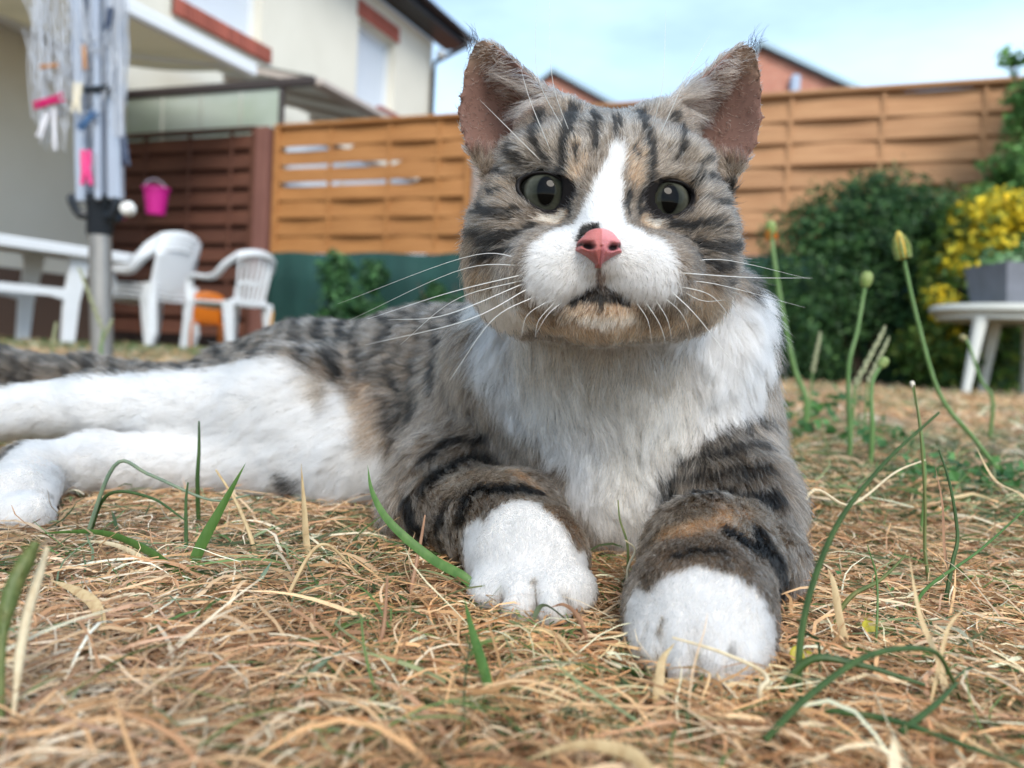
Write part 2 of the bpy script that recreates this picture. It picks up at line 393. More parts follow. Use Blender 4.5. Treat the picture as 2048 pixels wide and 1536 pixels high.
# ================================================================== the cat
def build_cat():
    cat = empty('cat', (0.02, 0.36, 0), 0, 'grey tabby and white cat lying on the dry lawn facing the camera', 'cat')
    inv = Matrix.Translation(-Vector(cat.location))
    # ---- body volume: rounded cones and ellipsoids in smooth union
    # each: (a, ra, b, rb, squash(xyz), flow, blend)
    prims = []
    def cone(a, ra, b, rb, k=.012, flow=None, L=.016):
        a, b = np.array(P(*a)), np.array(P(*b))
        prims.append(('c', a, ra, b, rb, k, np.array(flow if flow is not None else (b - a)), L))
    def ell(c, r, k=.012, flow=(0, 0, -1), L=.016):
        prims.append(('e', np.array(P(*c)), np.array(r), None, None, k, np.array(flow), L))
    back = (-1, .25, -.15)
    # torso
    ell((1240, 850, .405), (.070, .062, .066), flow=(0, -.3, -1), L=.0125)
    ell((1235, 985, .385), (.050, .045, .042), flow=(0, -.2, -1), L=.0125)
    cone((1180, 800, .44), .060, (860, 800, .50), .055, .02, back, .014)
    cone((860, 800, .50), .055, (620, 800, .53), .049, .02, back, .014)
    cone((620, 800, .53), .049, (470, 800, .55), .036, .02, back, .014)
    ell((730, 900, .455), (.055, .035, .036), .02, (-.6, 0, -.6), .018)
    cone((560, 760, .57), .030, (330, 800, .58), .018, .02, back, .016)
    # neck
    cone((1215, 760, .395), .056, (1205, 560, .355), .044, .016, (0, -.2, -1), .018)
    ell((1405, 700, .385), (.028, .035, .040), .02, (.3, -.2, -1), .020)
    ell((1010, 720, .40), (.026, .035, .030), .02, (-.3, -.2, -1), .020)
    # hind legs
    cone((640, 830, .475), .040, (520, 815, .465), .028, .016, (-1, -.2, 0), .015)
    cone((520, 815, .465), .028, (200, 808, .46), .0165, .012, (-1, 0, 0), .010)
    cone((200, 808, .46), .0165, (-90, 835, .46), .0140, .012, (-1, 0, 0), .009)
    cone((-90, 835, .46), .0140, (-150, 850, .445), .0155, .010, (-1, -.4, 0), .007)
    for dz in (-26, 6, 36): ell((-172, 850 + dz, .437), (.0095, .0080, .0076), .004, (-1, -.5, 0), .004)
    cone((690, 915, .455), .034, (420, 925, .452), .0165, .014, (-1, 0, -.1), .013)
    cone((420, 925, .452), .0165, (190, 925, .43), .0150, .010, (-1, -.2, -.1), .009)
    cone((190, 925, .43), .0150, (60, 950, .405), .0150, .008, (-.6, -1, -.1), .007)
    cone((60, 950, .400), .0155, (34, 995, .358), .0150, .008, (-.2, -1, -.4), .005)
    for dx in (-44, -4, 34): ell((34 + dx * .85, 1030, .344), (.0080, .0100, .0100), .003, (0, -1, -.7), .004)
    ell((585, 800, .452), (.030, .020, .031), .014, (-1, 0, -.2), .014)
    # tail
    pts = [(360, 785, .60, .018), (180, 768, .61, .017), (0, 752, .60, .017), (-160, 760, .58, .016)]
    for a, b in zip(pts, pts[1:]): cone(a[:3], a[3], b[:3], b[3], .012, None, .017)
    # left (viewer) foreleg
    cone((975, 850, .43), .041, (905, 1000, .382), .029, .018, (-.5, -.1, -1), .016)
    cone((905, 1000, .382), .029, (900, 1040, .365), .0255, .014, (-.3, -.6, -.4), .014)
    cone((900, 1040, .365), .0255, (1020, 1052, .318), .0215, .012, (.6, -1, -.1), .009)
    cone((1020, 1056, .318), .0210, (1056, 1120, .296), .0222, .010, (.3, -1, -.3), .0042)
    cone((1056, 1125, .294), .0215, (1064, 1180, .282), .0182, .008, (.1, -1, -.5), .0036)
    for px, py, y, r in ((985, 1184, .276, .0092), (1034, 1208, .267, .0102), (1098, 1211, .265, .0106), (1144, 1186, .273, .0094)):
        ell((px, py, y), (r * .92, r * 1.25, r * 1.1), .0045, (0, -1, -.9), .0027)
    # right (viewer) foreleg
    cone((1408, 850, .40), .033, (1458, 1010, .345), .0245, .018, (.3, -.1, -1), .016)
    cone((1458, 1010, .345), .0245, (1474, 1125, .312), .023, .014, (.2, -.5, -.7), .014)
    cone((1470, 1125, .312), .023, (1418, 1118, .268), .0205, .010, (-.4, -1, 0), .009)
    cone((1418, 1124, .268), .0205, (1397, 1222, .244), .0222, .010, (-.1, -1, -.3), .0042)
    cone((1397, 1232, .242), .0220, (1395, 1298, .231), .0192, .008, (0, -1, -.5), .0036)
    for px, py, y, r in ((1316, 1288, .234, .0092), (1360, 1336, .223, .0104), (1425, 1344, .2215, .0106), (1476, 1298, .231, .0094)):
        ell((px, py, y), (r * .95, r * 1.2, r * 1.15), .0060, (0, -1, -.9), .0029)
    # head
    HC = np.array(P(1205, 410, .326))
    ell((1205, 432, .326), (.0485, .044, .0360), .012, None or (0, 0, 1), .008)
    ell((1205, 357, .318), (.038, .030, .0225), .012, (0, 0, 1), .008)
    for s, cx, cy in ((-1, 1040, 490), (1, 1356, 500)):
        ell((cx, cy, .312), (.0200, .026, .025), .014, (0, 0, -1), .010)
    ell((1055, 560, .318), (.0175, .024, .0180), .014, (0, 0, -1), .011)
    ell((1350, 565, .318), (.0170, .024, .0180), .014, (0, 0, -1), .011)
    for cx, cy in ((1116, 535), (1288, 540)): ell((cx, cy, .279), (.0175, .0135, .0138), .007, (0, 0, -1), .005)
    ell((1090, 560, .287), (.015, .014, .014), .010, (0, 0, -1), .007)
    ell((1310, 565, .287), (.015, .014, .014), .010, (0, 0, -1), .007)
    cone((1210, 345, .300), .0140, (1204, 470, .2725), .0082, .012, (0, 0, 1), .004)
    ell((1203, 505, .2705), (.0085, .0075, .0080), .005, (0, 0, 1), .003)
    ell((1196, 622, .2830), (.0140, .012, .0100), .007, (0, -.2, -1), .005)
    ell((1200, 592, .306), (.036, .026, .0175), .012, (0, -.1, -1), .008)
    for cx, cy in ((1110, 262), (1316, 270)): ell((cx, cy, .322), (.0150, .015, .0110), .010, (0, 0, 1), .006)
    for cx, cy in ((1085, 308), (1335, 318)): ell((cx, cy, .303), (.0150, .012, .0070), .008, (0, 0, 1), .006)
    for cx, cy in ((1035, 462), (1372, 474)): ell((cx, cy, .301), (.0120, .012, .0075), .008, (0, 0, 1), .006)

    # ---- grid
    h = .0018
    lo = np.array((-.42, .19, -.012)); hi = np.array((.17, .66, .275))
    N = np.ceil((hi - lo) / h).astype(int)
    D = np.full(N, .05, np.float32)
    ax = [lo[i] + h * np.arange(N[i]) for i in range(3)]
    def region(bl, bh):
        i0 = np.clip(np.floor((bl - lo) / h).astype(int), 0, N); i1 = np.clip(np.ceil((bh - lo) / h).astype(int), 0, N)
        sl = tuple(slice(a, b) for a, b in zip(i0, i1))
        g = np.meshgrid(*[ax[i][sl[i]].astype(np.float32) for i in range(3)], indexing='ij')
        return sl, g
    def sd_prim(pr, X, Y, Z):
        if pr[0] == 'c':
            _, a, ra, b, rb = pr[:5]; ab = b - a; L2 = ab @ ab
            t = np.clip(((X - a[0]) * ab[0] + (Y - a[1]) * ab[1] + (Z - a[2]) * ab[2]) / L2, 0, 1)
            d = np.sqrt((X - a[0] - t * ab[0]) ** 2 + (Y - a[1] - t * ab[1]) ** 2 + (Z - a[2] - t * ab[2]) ** 2)
            return d - (ra + (rb - ra) * t)
        c, r = pr[1], pr[2]
        k0 = np.sqrt(((X - c[0]) / r[0]) ** 2 + ((Y - c[1]) / r[1]) ** 2 + ((Z - c[2]) / r[2]) ** 2) + 1e-6
        k1 = np.sqrt(((X - c[0]) / r[0] ** 2) ** 2 + ((Y - c[1]) / r[1] ** 2) ** 2 + ((Z - c[2]) / r[2] ** 2) ** 2) + 1e-6
        return k0 * (k0 - 1) / k1
    def smin(a, b, k):
        q = np.maximum(k - np.abs(a - b), 0) / k
        return np.minimum(a, b) - q * q * k * .25
    for pr in prims:
        if pr[0] == 'c':
            m = max(pr[2], pr[4]) + pr[5] + .004; bl = np.minimum(pr[1], pr[3]) - m; bh = np.maximum(pr[1], pr[3]) + m
        else:
            m = pr[2] + pr[5] + .004; bl = pr[1] - m; bh = pr[1] + m
        sl, g = region(bl, bh)
        D[sl] = smin(D[sl], sd_prim(pr, *g).astype(np.float32), pr[5])
    # clefts between the toes, under the nose and along the mouth
    def carve(a, ra, b, rb, k):
        pr = ('c', np.array(P(*a)), ra, np.array(P(*b)), rb, k)
        bl = np.minimum(pr[1], pr[3]) - .02; bh = np.maximum(pr[1], pr[3]) + .02
        sl, g = region(bl, bh); d = sd_prim(pr, *g).astype(np.float32)
        D[sl] = -smin(-D[sl], d, k)
    carve((1200, 545, .256), .0012, (1197, 580, .262), .0022, .004)
    carve((1197, 588, .266), .0030, (1140, 604, .272), .0016, .004)
    carve((1197, 588, .266), .0030, (1250, 604, .272), .0016, .004)
    for a_, b_ in (((1068, 1172, .2555), (1076, 1262, .2590)), ((1004, 1185, .2600), (1002, 1245, .2640)), ((1128, 1182, .2580), (1130, 1245, .2620)),
                   ((1392, 1305, .2110), (1392, 1425, .2105)), ((1330, 1285, .2170), (1324, 1390, .2170)), ((1458, 1300, .2150), (1460, 1390, .2160))):
        carve(a_, .0022, b_, .0026, .0026)
    EYES = [dict(c=P(1090, 394, .2965), r=.0122), dict(c=P(1325, 409, .2965), r=.0122)]
    for e in EYES:
        c = np.array(e['c']); pr = ('e', c + np.array((0, .0005, 0)), np.array((.0124, .0122, .0100)), None, None, .003)
        sl, g = region(c - .02, c + .02); D[sl] = -smin(-D[sl], sd_prim(pr, *g).astype(np.float32), .003)
    # ears: bowl-shaped leaves opening forwards and outwards
    ears = []
    for side, base, tip, W0 in ((-1, (1064, 292, .325), (962, 84, .322), .0235), (1, (1380, 300, .325), (1490, 92, .322), .0235)):
        b, t = np.array(P(*base)), np.array(P(*tip)); H = np.linalg.norm(t - b); a = (t - b) / H
        n = np.array((side * .42, -1, .02)); n -= a * (n @ a); n /= np.linalg.norm(n); s = np.cross(a, n)
        if s[0] * side < 0: s = -s
        ears.append((b, a, n, s, H, W0, side))
        sl, (X, Y, Z) = region(np.minimum(b, t) - .04, np.maximum(b, t) + .04)
        q = [X - b[0], Y - b[1], Z - b[2]]
        T = (q[0] * a[0] + q[1] * a[1] + q[2] * a[2]) / H; Sx = q[0] * s[0] + q[1] * s[1] + q[2] * s[2]; Dn = q[0] * n[0] + q[1] * n[1] + q[2] * n[2]
        T1 = np.clip(1 - T, 0, 1.4)
        W = W0 * (1.02 * T1 ** .52) * (1 + .10 * np.sin(np.clip(T, 0, 1) * 3.1))
        off = .0045 * np.sin(np.clip(T, 0, 1) * 3.1)      # the outer edge bulges
        u = (Sx - off) / np.maximum(W, .002)
        bowl = -.024 * np.clip(1 - u * u, -.3, 1) * T1 ** .8 + .004
        th = .0026 + .0008 * T1
        d = np.maximum(np.abs(Dn - bowl) - th, (np.abs(Sx - off) - W) * .8)
        d = np.maximum(d, (-.35 - T) * H); d = np.maximum(d, (T - 1) * H)
        D[sl] = smin(D[sl], d.astype(np.float32) * .9, .005)
    # flat underside where it rests on the ground
    zz = (-.004 - ax[2])[None, None, :].astype(np.float32); D = -smin(-D, -zz - 0 * D, .004) if False else np.maximum(D, zz)
    def inside(p, tol=-.0005):
        i = np.round((p - lo) / h).astype(int); ok = ((i >= 0) & (i < N)).all(1); r = np.zeros(len(p), bool)
        r[ok] = D[tuple(i[ok].T)] < tol; return r
    CAT_IN[0] = inside
    # ---- surface nets
    sg = D < 0
    c = np.zeros(np.array(D.shape) - 1, np.int8)
    for dx in (0, 1):
        for dy in (0, 1):
            for dz in (0, 1):
                c += sg[dx:dx + c.shape[0], dy:dy + c.shape[1], dz:dz + c.shape[2]]
    act = (c > 0) & (c < 8)
    ids = np.full(c.shape, -1, np.int32); idx = np.argwhere(act); ids[act] = np.arange(len(idx))
    acc = np.zeros((len(idx), 3)); cnt = np.zeros(len(idx))
    i, j, k = idx.T
    for axn in range(3):
        o1, o2 = [a for a in range(3) if a != axn]
        for p in (0, 1):
            for q in (0, 1):
                s0 = np.zeros(3, int); s0[o1] = p; s0[o2] = q; s1 = s0.copy(); s1[axn] = 1
                d0 = D[i + s0[0], j + s0[1], k + s0[2]]; d1 = D[i + s1[0], j + s1[1], k + s1[2]]
                x = (d0 < 0) != (d1 < 0); t = np.where(x, d0 / np.where(x, d0 - d1, 1), 0)
                pos = np.tile(s0.astype(float), (len(idx), 1)); pos[:, axn] += t
                acc[x] += pos[x]; cnt[x] += 1
    V = lo + h * (idx + acc / cnt[:, None])
    faces = []
    for axn in range(3):
        o1, o2 = [(1, 2), (2, 0), (0, 1)][axn]
        a = [slice(1, -1)] * 3; a[axn] = slice(0, -1); b = list(a); b[axn] = slice(1, None)
        A = sg[tuple(a)]; B = sg[tuple(b)]; x = np.argwhere(A != B) + np.array([0 if q == axn else 1 for q in range(3)])
        fl = sg[tuple(x.T)]
        quad = []
        for p, q in ((0, 0), (-1, 0), (-1, -1), (0, -1)):
            y = x.copy(); y[:, o1] += p; y[:, o2] += q; quad.append(ids[tuple(y.T)])
        Q = np.stack(quad, 1); Q[~fl] = Q[~fl][:, ::-1]; faces.append(Q)
    Q = np.concatenate(faces); Q = Q[(Q >= 0).all(1)]
    # relax
    E = np.concatenate([Q[:, [0, 1]], Q[:, [1, 2]], Q[:, [2, 3]], Q[:, [3, 0]]]); E = np.concatenate([E, E[:, ::-1]])
    deg = np.bincount(E[:, 0], minlength=len(V)).astype(float)
    for _ in range(2):
        a = np.stack([np.bincount(E[:, 0], V[E[:, 1], m], len(V)) for m in range(3)], 1) / deg[:, None]
        V = V * .5 + a * .5
    for _ in range(5):
        a = np.stack([np.bincount(E[:, 0], V[E[:, 1], m], len(V)) for m in range(3)], 1) / deg[:, None]
        V = np.where((V[:, 2:3] > .203) & (np.abs(V[:, 0:1] - .04) > .012), V * .3 + a * .7, V)
    fn = np.cross(V[Q[:, 2]] - V[Q[:, 0]], V[Q[:, 3]] - V[Q[:, 1]])
    NV = np.zeros_like(V)
    for m in range(4):
        for a in range(3): NV[:, a] += np.bincount(Q[:, m], fn[:, a], len(V))
    NV = unit(NV)
    bvh = BVHTree.FromPolygons(V.tolist(), Q.tolist())

    # ---- per-vertex fields: fur flow, fur length
    flow = np.zeros_like(V); Lf = np.zeros(len(V)); wsum = np.zeros(len(V)) + 1e-9
    head_w = np.zeros(len(V))
    n_body = None
    for pi, pr in enumerate(prims):
        d = sd_prim(pr, V[:, 0], V[:, 1], V[:, 2]); w = np.exp(-np.clip(d, 0, .1) / .0045)
        flow += w[:, None] * unit(pr[6].astype(float)); Lf += w * pr[7]; wsum += w
    flow /= wsum[:, None]; Lf /= wsum
    NOSE = np.array(P(1203, 470, .262))
    rel = V - HC
    hd = np.sqrt((rel[:, 0] / .060) ** 2 + ((rel[:, 1] + .01) / .066) ** 2 + (rel[:, 2] / .062) ** 2)
    head_w = 1 - sstep(.92, 1.12, hd)
    ear_w = np.zeros(len(V)); ear_in = np.zeros(len(V)); ear_T = np.zeros(len(V)); ear_u = np.zeros(len(V))
    for b, a, n, s, H, W0, side in ears:
        q = V - b; T = q @ a / H; u = (q @ s) / W0; dn = np.abs(q @ n)
        m = (T > .12) & (T < 1.2) & (np.abs(u) < 1.5) & (dn < .03); m &= (V[:, 2] > P(1205, 300, .32)[2]) | (T > .3)
        w = sstep(.10, .30, T) * m
        ear_w = np.maximum(ear_w, w); ear_in = np.where(m, np.maximum(ear_in, (NV @ n > .05) * w), ear_in)
        ear_T = np.where(m, T, ear_T); ear_u = np.where(m, u, ear_u)
    # radial flow away from the nose on the face
    away = V - NOSE; away[:, 1] = np.maximum(away[:, 1], 0) * 1.0 + .006
    away = unit(away * np.array((1.1, .9, 1.0)))
    hfl = away
    w = head_w * (1 - ear_w)
    flow = flow * (1 - w[:, None]) + hfl * w[:, None]
    for b, a, n, s, H, W0, side in ears:
        m = (ear_w > 0) & (np.sign(V[:, 0] - HC[0]) == side)
        inn = m & (ear_in > .3)
        flow[m] = flow[m] * (1 - ear_w[m][:, None]) + a * ear_w[m][:, None]
        flow[inn] = a * .55 + s * .85 + n * .55          # tufts inside the ear sweep outwards
    flow = unit(flow)
    flow += .25 * (np.stack([vnoise(V, 60, s) for s in (1, 2, 3)], 1) - .5)
    dist_nose = np.linalg.norm((V - NOSE) * np.array((1, .8, 1)), axis=1)
    Lh = .0022 + .0062 * sstep(.012, .060, dist_nose) + .0035 * sstep(.030, .055, np.abs(rel[:, 0])) * sstep(-.002, -.02, rel[:, 2])
    Lh -= .0012 * sstep(.0, .02, rel[:, 2])
    Lf = Lf * (1 - head_w) + Lh * head_w
    Lf = Lf * (1 - ear_w) + .0034 * ear_w
    Lf = np.where(ear_in > .3, .0022 + .0120 * sstep(.25, -.40, ear_u) * (1 - sstep(.60, .95, ear_T)), Lf)

    # ---- coat colours painted on the surface as 3-D brush strokes
    def hit(px, py):
        d = ray(px, py).normalized(); loc, nrm, _, _ = bvh.ray_cast(CAM, d)
        return None if loc is None else np.array(loc)
    W = {k: np.zeros(len(V)) for k in ('white', 'dark', 'tan', 'cream', 'pale', 'skin', 'pink')}
    wob = (np.stack([vnoise(V, 170, s) for s in (4, 5, 6)], 1) - .5) * .0024 + (np.stack([vnoise(V, 420, s) for s in (7, 8, 9)], 1) - .5) * .0014
    def paint(kind, pts, r, soft=.45, amt=1.0, clear=True, wobble=1.0):
        """pts: photo pixels on the coat where the mark runs; r in photo pixels (one or one per point)"""
        H3 = [];
        rr = r if hasattr(r, '__len__') else [r] * len(pts)
        dp, dr = [pts[0]], [rr[0]]
        for (a_, ra_), (b_, rb_) in zip(zip(pts, rr), zip(pts[1:], rr[1:])):
            m_ = max(1, int(math.dist(a_, b_) / 14))
            for s_ in range(1, m_ + 1): dp.append((a_[0] + (b_[0] - a_[0]) * s_ / m_, a_[1] + (b_[1] - a_[1]) * s_ / m_)); dr.append(ra_ + (rb_ - ra_) * s_ / m_)
        for (px, py), q in zip(dp, dr):
            x = hit(px, py)
            if x is not None: H3.append((x, q * (x[1]) / F))
        if not H3: return
        best = np.full(len(V), 9.0); U = V + wob * wobble
        if len(H3) == 1: H3 = H3 * 2
        for (a, ra), (b, rb) in zip(H3, H3[1:]):
            if np.linalg.norm(b - a) > .03: b = a
            ab = b - a; L2 = max(ab @ ab, 1e-12); t = np.clip((U - a) @ ab / L2, 0, 1)
            d = np.linalg.norm(U - a - t[:, None] * ab, axis=1) / (ra + (rb - ra) * t); best = np.minimum(best, d)
        w = (1 - sstep(1 - soft, 1 + soft * .4, best)) * amt
        if clear:
            for k in W:
                if k != kind: W[k] *= 1 - w
        W[kind] = np.maximum(W[kind], w)
    # tabby blotches on the body
    body_n = vnoise(V * np.array((1, 1, .55)), 75, 21) * .6 + vnoise(V, 190, 22) * .4
    bars = np.sin(V[:, 0] * 430 + V[:, 2] * 90 + 9 * vnoise(V, 40, 27)) * .5 + .5
    W['dark'] = sstep(.49, .64, body_n * .55 + bars * .38 + .10 * vnoise(V, 300, 28)) * .92 * sstep(.98, 1.30, hd)
    W['tan'] = sstep(.55, .75, vnoise(V, 38, 25)) * .35 * (1 - head_w)
    arm = ((V[:, 1] < .40) & (V[:, 2] < .10) & (V[:, 0] > -.09)); W['dark'] *= np.where(arm, .35, 1.0)
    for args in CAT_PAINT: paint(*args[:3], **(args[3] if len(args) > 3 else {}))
    for k_, e in enumerate(EYES):
        q = V - np.array(e['c']); q[:, 2] -= .12 * q[:, 0] * (-1 if k_ == 0 else 1); m = (np.hypot(q[:, 0] / .0114, q[:, 2] / .0082) < 1) & (V[:, 1] < e['c'][1] + .006)
        for k in W: W[k] = np.where(m, 1.0 if k == 'skin' else 0.0, W[k])
    # ear insides and backs
    W['pink'] = np.where(ear_in > .3, (.05 + .95 * sstep(-.75, -.45, ear_u)) * (1 - .7 * sstep(.70, .98, ear_T)), W['pink'])
    for k in ('dark', 'white'): W[k] = np.where(ear_w > .25, W[k] * .1, W[k])
    W['tan'] = np.where((ear_w > .25) & (ear_in < .3), .35, W['tan'])
    W['tan'] = np.where(ear_in > .3, .35, W['tan']); W['pale'] = np.where(ear_in > .3, .35, W['pale'])
    W['dark'] = np.maximum(W['dark'], sstep(.88, 1.0, ear_T) * (ear_w > .3) * .8)

    BASE = np.array((.150, .112, .080)); PAL = dict(white=(.77, .745, .72), dark=(.008, .007, .006), tan=(.46, .285, .165), cream=(.84, .71, .56), pale=(.27, .22, .17), skin=(.012, .010, .010), pink=(.17, .098, .080))
    order = ('tan', 'pale', 'dark', 'cream', 'white', 'pink', 'skin')
    def colour(wd, n):
        c = np.tile(BASE, (n, 1))
        for k in order: c = c * (1 - wd[k][:, None]) + np.array(PAL[k]) * wd[k][:, None]
        return c
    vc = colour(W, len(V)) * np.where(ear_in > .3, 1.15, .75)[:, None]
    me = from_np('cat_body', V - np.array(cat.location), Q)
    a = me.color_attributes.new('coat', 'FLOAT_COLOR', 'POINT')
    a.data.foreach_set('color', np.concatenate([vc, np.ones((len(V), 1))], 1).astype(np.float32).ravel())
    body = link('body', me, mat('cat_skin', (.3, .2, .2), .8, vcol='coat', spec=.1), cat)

    # ---- fur
    T0 = np.concatenate([Q[:, [0, 1, 2]], Q[:, [0, 2, 3]]])
    A, B, C = V[T0[:, 0]], V[T0[:, 1]], V[T0[:, 2]]
    area = .5 * np.linalg.norm(np.cross(B - A, C - A), axis=1); cen = (A + B + C) / 3
    fnm = unit(np.cross(B - A, C - A)); facing = (fnm * unit(np.array(CAM) - cen)).sum(1)
    skinw = W['skin'][T0].mean(1); fl_ = Lf[T0].mean(1); hw = head_w[T0].mean(1); ew = ear_in[T0].mean(1)
    dens = np.where(facing > -.25, 1.0, .22) * (.006 / np.clip(fl_, .004, .02)) ** .55
    dens *= np.where(cen[:, 1] > .42, .6, 1.0) * np.where(cen[:, 2] < .001, 0, 1) * (1 - .9 * (skinw > .6)) * (1 + .3 * hw)
    dens *= np.where(ew > .3, np.where(ear_u[T0].mean(1) > .25, .07, np.where(ear_u[T0].mean(1) > -.62, .24, .8)), 1)
    NH = CAT_HAIRS
    pr_ = area * dens; pr_ /= pr_.sum()
    ti = rng.choice(len(T0), NH, p=pr_)
    r1, r2 = rng.random(NH), rng.random(NH); s = np.sqrt(r1); bw = np.stack([1 - s, s * (1 - r2), s * r2], 1)
    TV = T0[ti]
    def interp(a): return (a[TV] * (bw[:, :, None] if a.ndim == 2 else bw)).sum(1)
    R = interp(V); Nn = unit(interp(NV)); Fl = interp(flow); L = interp(Lf); hwr = interp(head_w); ewi = interp(ear_in); ewr = interp(ear_w)
    Wr = {k: interp(W[k]) for k in W}
    # keep the eye openings clear
    keep = np.ones(NH, bool)
    for e in EYES:
        q = R - np.array(e['c']); q[:, 2] -= .12 * q[:, 0] * (-1 if e is EYES[0] else 1); q = q / np.array((.0113, 1, .0084)); keep &= ~((np.hypot(q[:, 0], q[:, 2]) < 1) & (R[:, 1] < e['c'][1] + .003))
    q = R - np.array(P(1203, 495, .2575)); t = q[:, 2] / .0063
    keep &= ~((np.abs(q[:, 0]) < .0076 * np.clip(1.05 + t, .12, 1) ** 1.2) & (t > -1.5) & (t < .25 + .25 * np.sign(-q[:, 0]) * 0) & (R[:, 1] < .2755))
    sel = np.flatnonzero(keep)
    R, Nn, Fl, L, hwr, ewi, ewr = [a[sel] for a in (R, Nn, Fl, L, hwr, ewi, ewr)]; Wr = {k: v[sel] for k, v in Wr.items()}
    NH = len(R)
    Tn = Fl - Nn * (Fl * Nn).sum(1, keepdims=True); Tn = unit(Tn + 1e-5)
    Bn = np.cross(Nn, Tn)
    guard = rng.random(NH) < .10
    L = L * (.60 + .55 * rng.random(NH)) * np.where(guard, 1.30, 1.0)
    lift = .48 + .30 * rng.random(NH) + .35 * (vnoise(R, 90, 31) - .5) + .25 * (vnoise(R, 220, 35) - .5) + np.where(L < .007, .15, 0) + .15 * (ewi > .3)
    side_ = rng.normal(0, .17, NH) + 1.3 * (vnoise(R, 120, 33) - .5) + .9 * (vnoise(R, 45, 34) - .5)
    d0 = unit(Tn * np.cos(lift)[:, None] + Nn * np.sin(lift)[:, None] + Bn * side_[:, None])
    d1 = unit(Tn * 1.0 + Nn * (.12 + .18 * rng.random(NH))[:, None] + Bn * (side_ * 1.2 + rng.normal(0, .12, NH))[:, None] + np.array((0, 0, -.12)))
    K = 5; ss = np.linspace(0, 1, K)
    pts = R[:, None, :] + L[:, None, None] * (d0[:, None, :] * (ss - .5 * ss ** 2)[None, :, None] + d1[:, None, :] * (.5 * ss ** 2)[None, :, None])
    # clumping: tips gather towards the tip of a neighbour
    nc = NH // 34; ci = rng.choice(NH, nc, replace=False); kd = KDTree(nc)
    for m_, p_ in enumerate(R[ci].tolist()): kd.insert(p_, m_)
    kd.balance(); near = np.fromiter((kd.find(p_)[1] for p_ in R.tolist()), np.int64, NH)
    cl = (.42 + .30 * rng.random(NH)) * np.where(L < .0055, .35, 1) * np.where(guard, .4, 1)
    pc = pts[ci[near]]
    pts = pts + (pc - pts) * (cl[:, None] * (ss ** 1.6)[None, :])[:, :, None]
    pts += rng.normal(0, 1, pts.shape) * (ss[None, :, None] * L[:, None, None] * .025)
    pts[:, :, 2] = np.maximum(pts[:, :, 2], .0005)
    kv = KDTree(len(V))
    for m_, p_ in enumerate(V.tolist()): kv.insert(p_, m_)
    kv.balance(); mid = pts[:, 2] * .4 + pts[:, 3] * .6 - Nn * (L * .3)[:, None]
    nv = np.fromiter((kv.find(p_)[1] for p_ in mid.tolist()), np.int64, NH)
    notear = ewr < .2
    for k in W: Wr[k] = np.where(notear, W[k][nv], Wr[k])
    # colours: darker root band, pale tips on tabby hairs, per-hair variation
    rnd = rng.random(NH)
    for k in ('dark', 'white', 'tan', 'cream'):
        Wr[k] = np.clip(sstep(.25, .75, Wr[k] + (rng.random(NH) - .5) * .32), 0, 1)
    base = colour(Wr, NH)
    plain = (1 - Wr['white']) * (1 - Wr['cream']) * (1 - Wr['skin'])
    em_ = ewi > .3; base[em_] = np.array((.36, .29, .235)) * (.6 + .8 * rnd[em_])[:, None]
    base *= (1 + plain * (rnd - .5) * 1.35 + (1 - plain) * (rnd - .5) * .12)[:, None]
    tipc = base * 1.0
    light = (rng.random(NH) < .10 + .30 * vnoise(R, 60, 40)) & (plain > .5) & (rng.random(NH) > Wr['dark'] * 1.15)
    tipc[light] = np.array((.50, .42, .34)) * (.7 + .5 * rnd[light])[:, None]
    darkt = (rng.random(NH) < .30) & (plain > .5) & ~light
    tipc[darkt] *= .25
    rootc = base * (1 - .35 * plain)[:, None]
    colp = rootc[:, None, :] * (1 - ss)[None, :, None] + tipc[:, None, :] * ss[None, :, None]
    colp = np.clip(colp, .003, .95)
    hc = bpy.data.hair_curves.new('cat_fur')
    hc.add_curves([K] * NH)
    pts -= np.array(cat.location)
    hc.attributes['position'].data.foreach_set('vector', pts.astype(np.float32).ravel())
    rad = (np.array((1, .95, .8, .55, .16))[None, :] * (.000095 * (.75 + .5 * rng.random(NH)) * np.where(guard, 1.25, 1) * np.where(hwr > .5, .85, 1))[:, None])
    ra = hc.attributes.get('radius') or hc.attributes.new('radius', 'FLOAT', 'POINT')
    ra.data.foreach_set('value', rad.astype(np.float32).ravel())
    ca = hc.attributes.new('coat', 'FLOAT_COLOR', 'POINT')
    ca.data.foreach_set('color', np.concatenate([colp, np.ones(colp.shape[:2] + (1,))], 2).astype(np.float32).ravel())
    hm = bpy.data.materials.new('cat_fur'); hm.use_nodes = True; nt = hm.node_tree
    for n in list(nt.nodes): nt.nodes.remove(n)
    at = nt.nodes.new('ShaderNodeAttribute'); at.attribute_name = 'coat'
    out = nt.nodes.new('ShaderNodeOutputMaterial')
    if HAIR_BSDF:
        pb = nt.nodes.new('ShaderNodeBsdfHairPrincipled'); pb.parametrization = 'COLOR'
        pb.inputs['Roughness'].default_value = .38; pb.inputs['Radial Roughness'].default_value = .6; pb.inputs['Coat'].default_value = 0
        nt.links.new(at.outputs['Color'], pb.inputs['Color']); nt.links.new(pb.outputs[0], out.inputs['Surface'])
    else:
        df = nt.nodes.new('ShaderNodeBsdfDiffuse'); tr = nt.nodes.new('ShaderNodeBsdfTranslucent'); gl = nt.nodes.new('ShaderNodeBsdfHair')
        gl.component = 'Reflection'; gl.inputs['Color'].default_value = (.5, .5, .5, 1); gl.inputs['RoughnessU'].default_value = .3; gl.inputs['RoughnessV'].default_value = .6
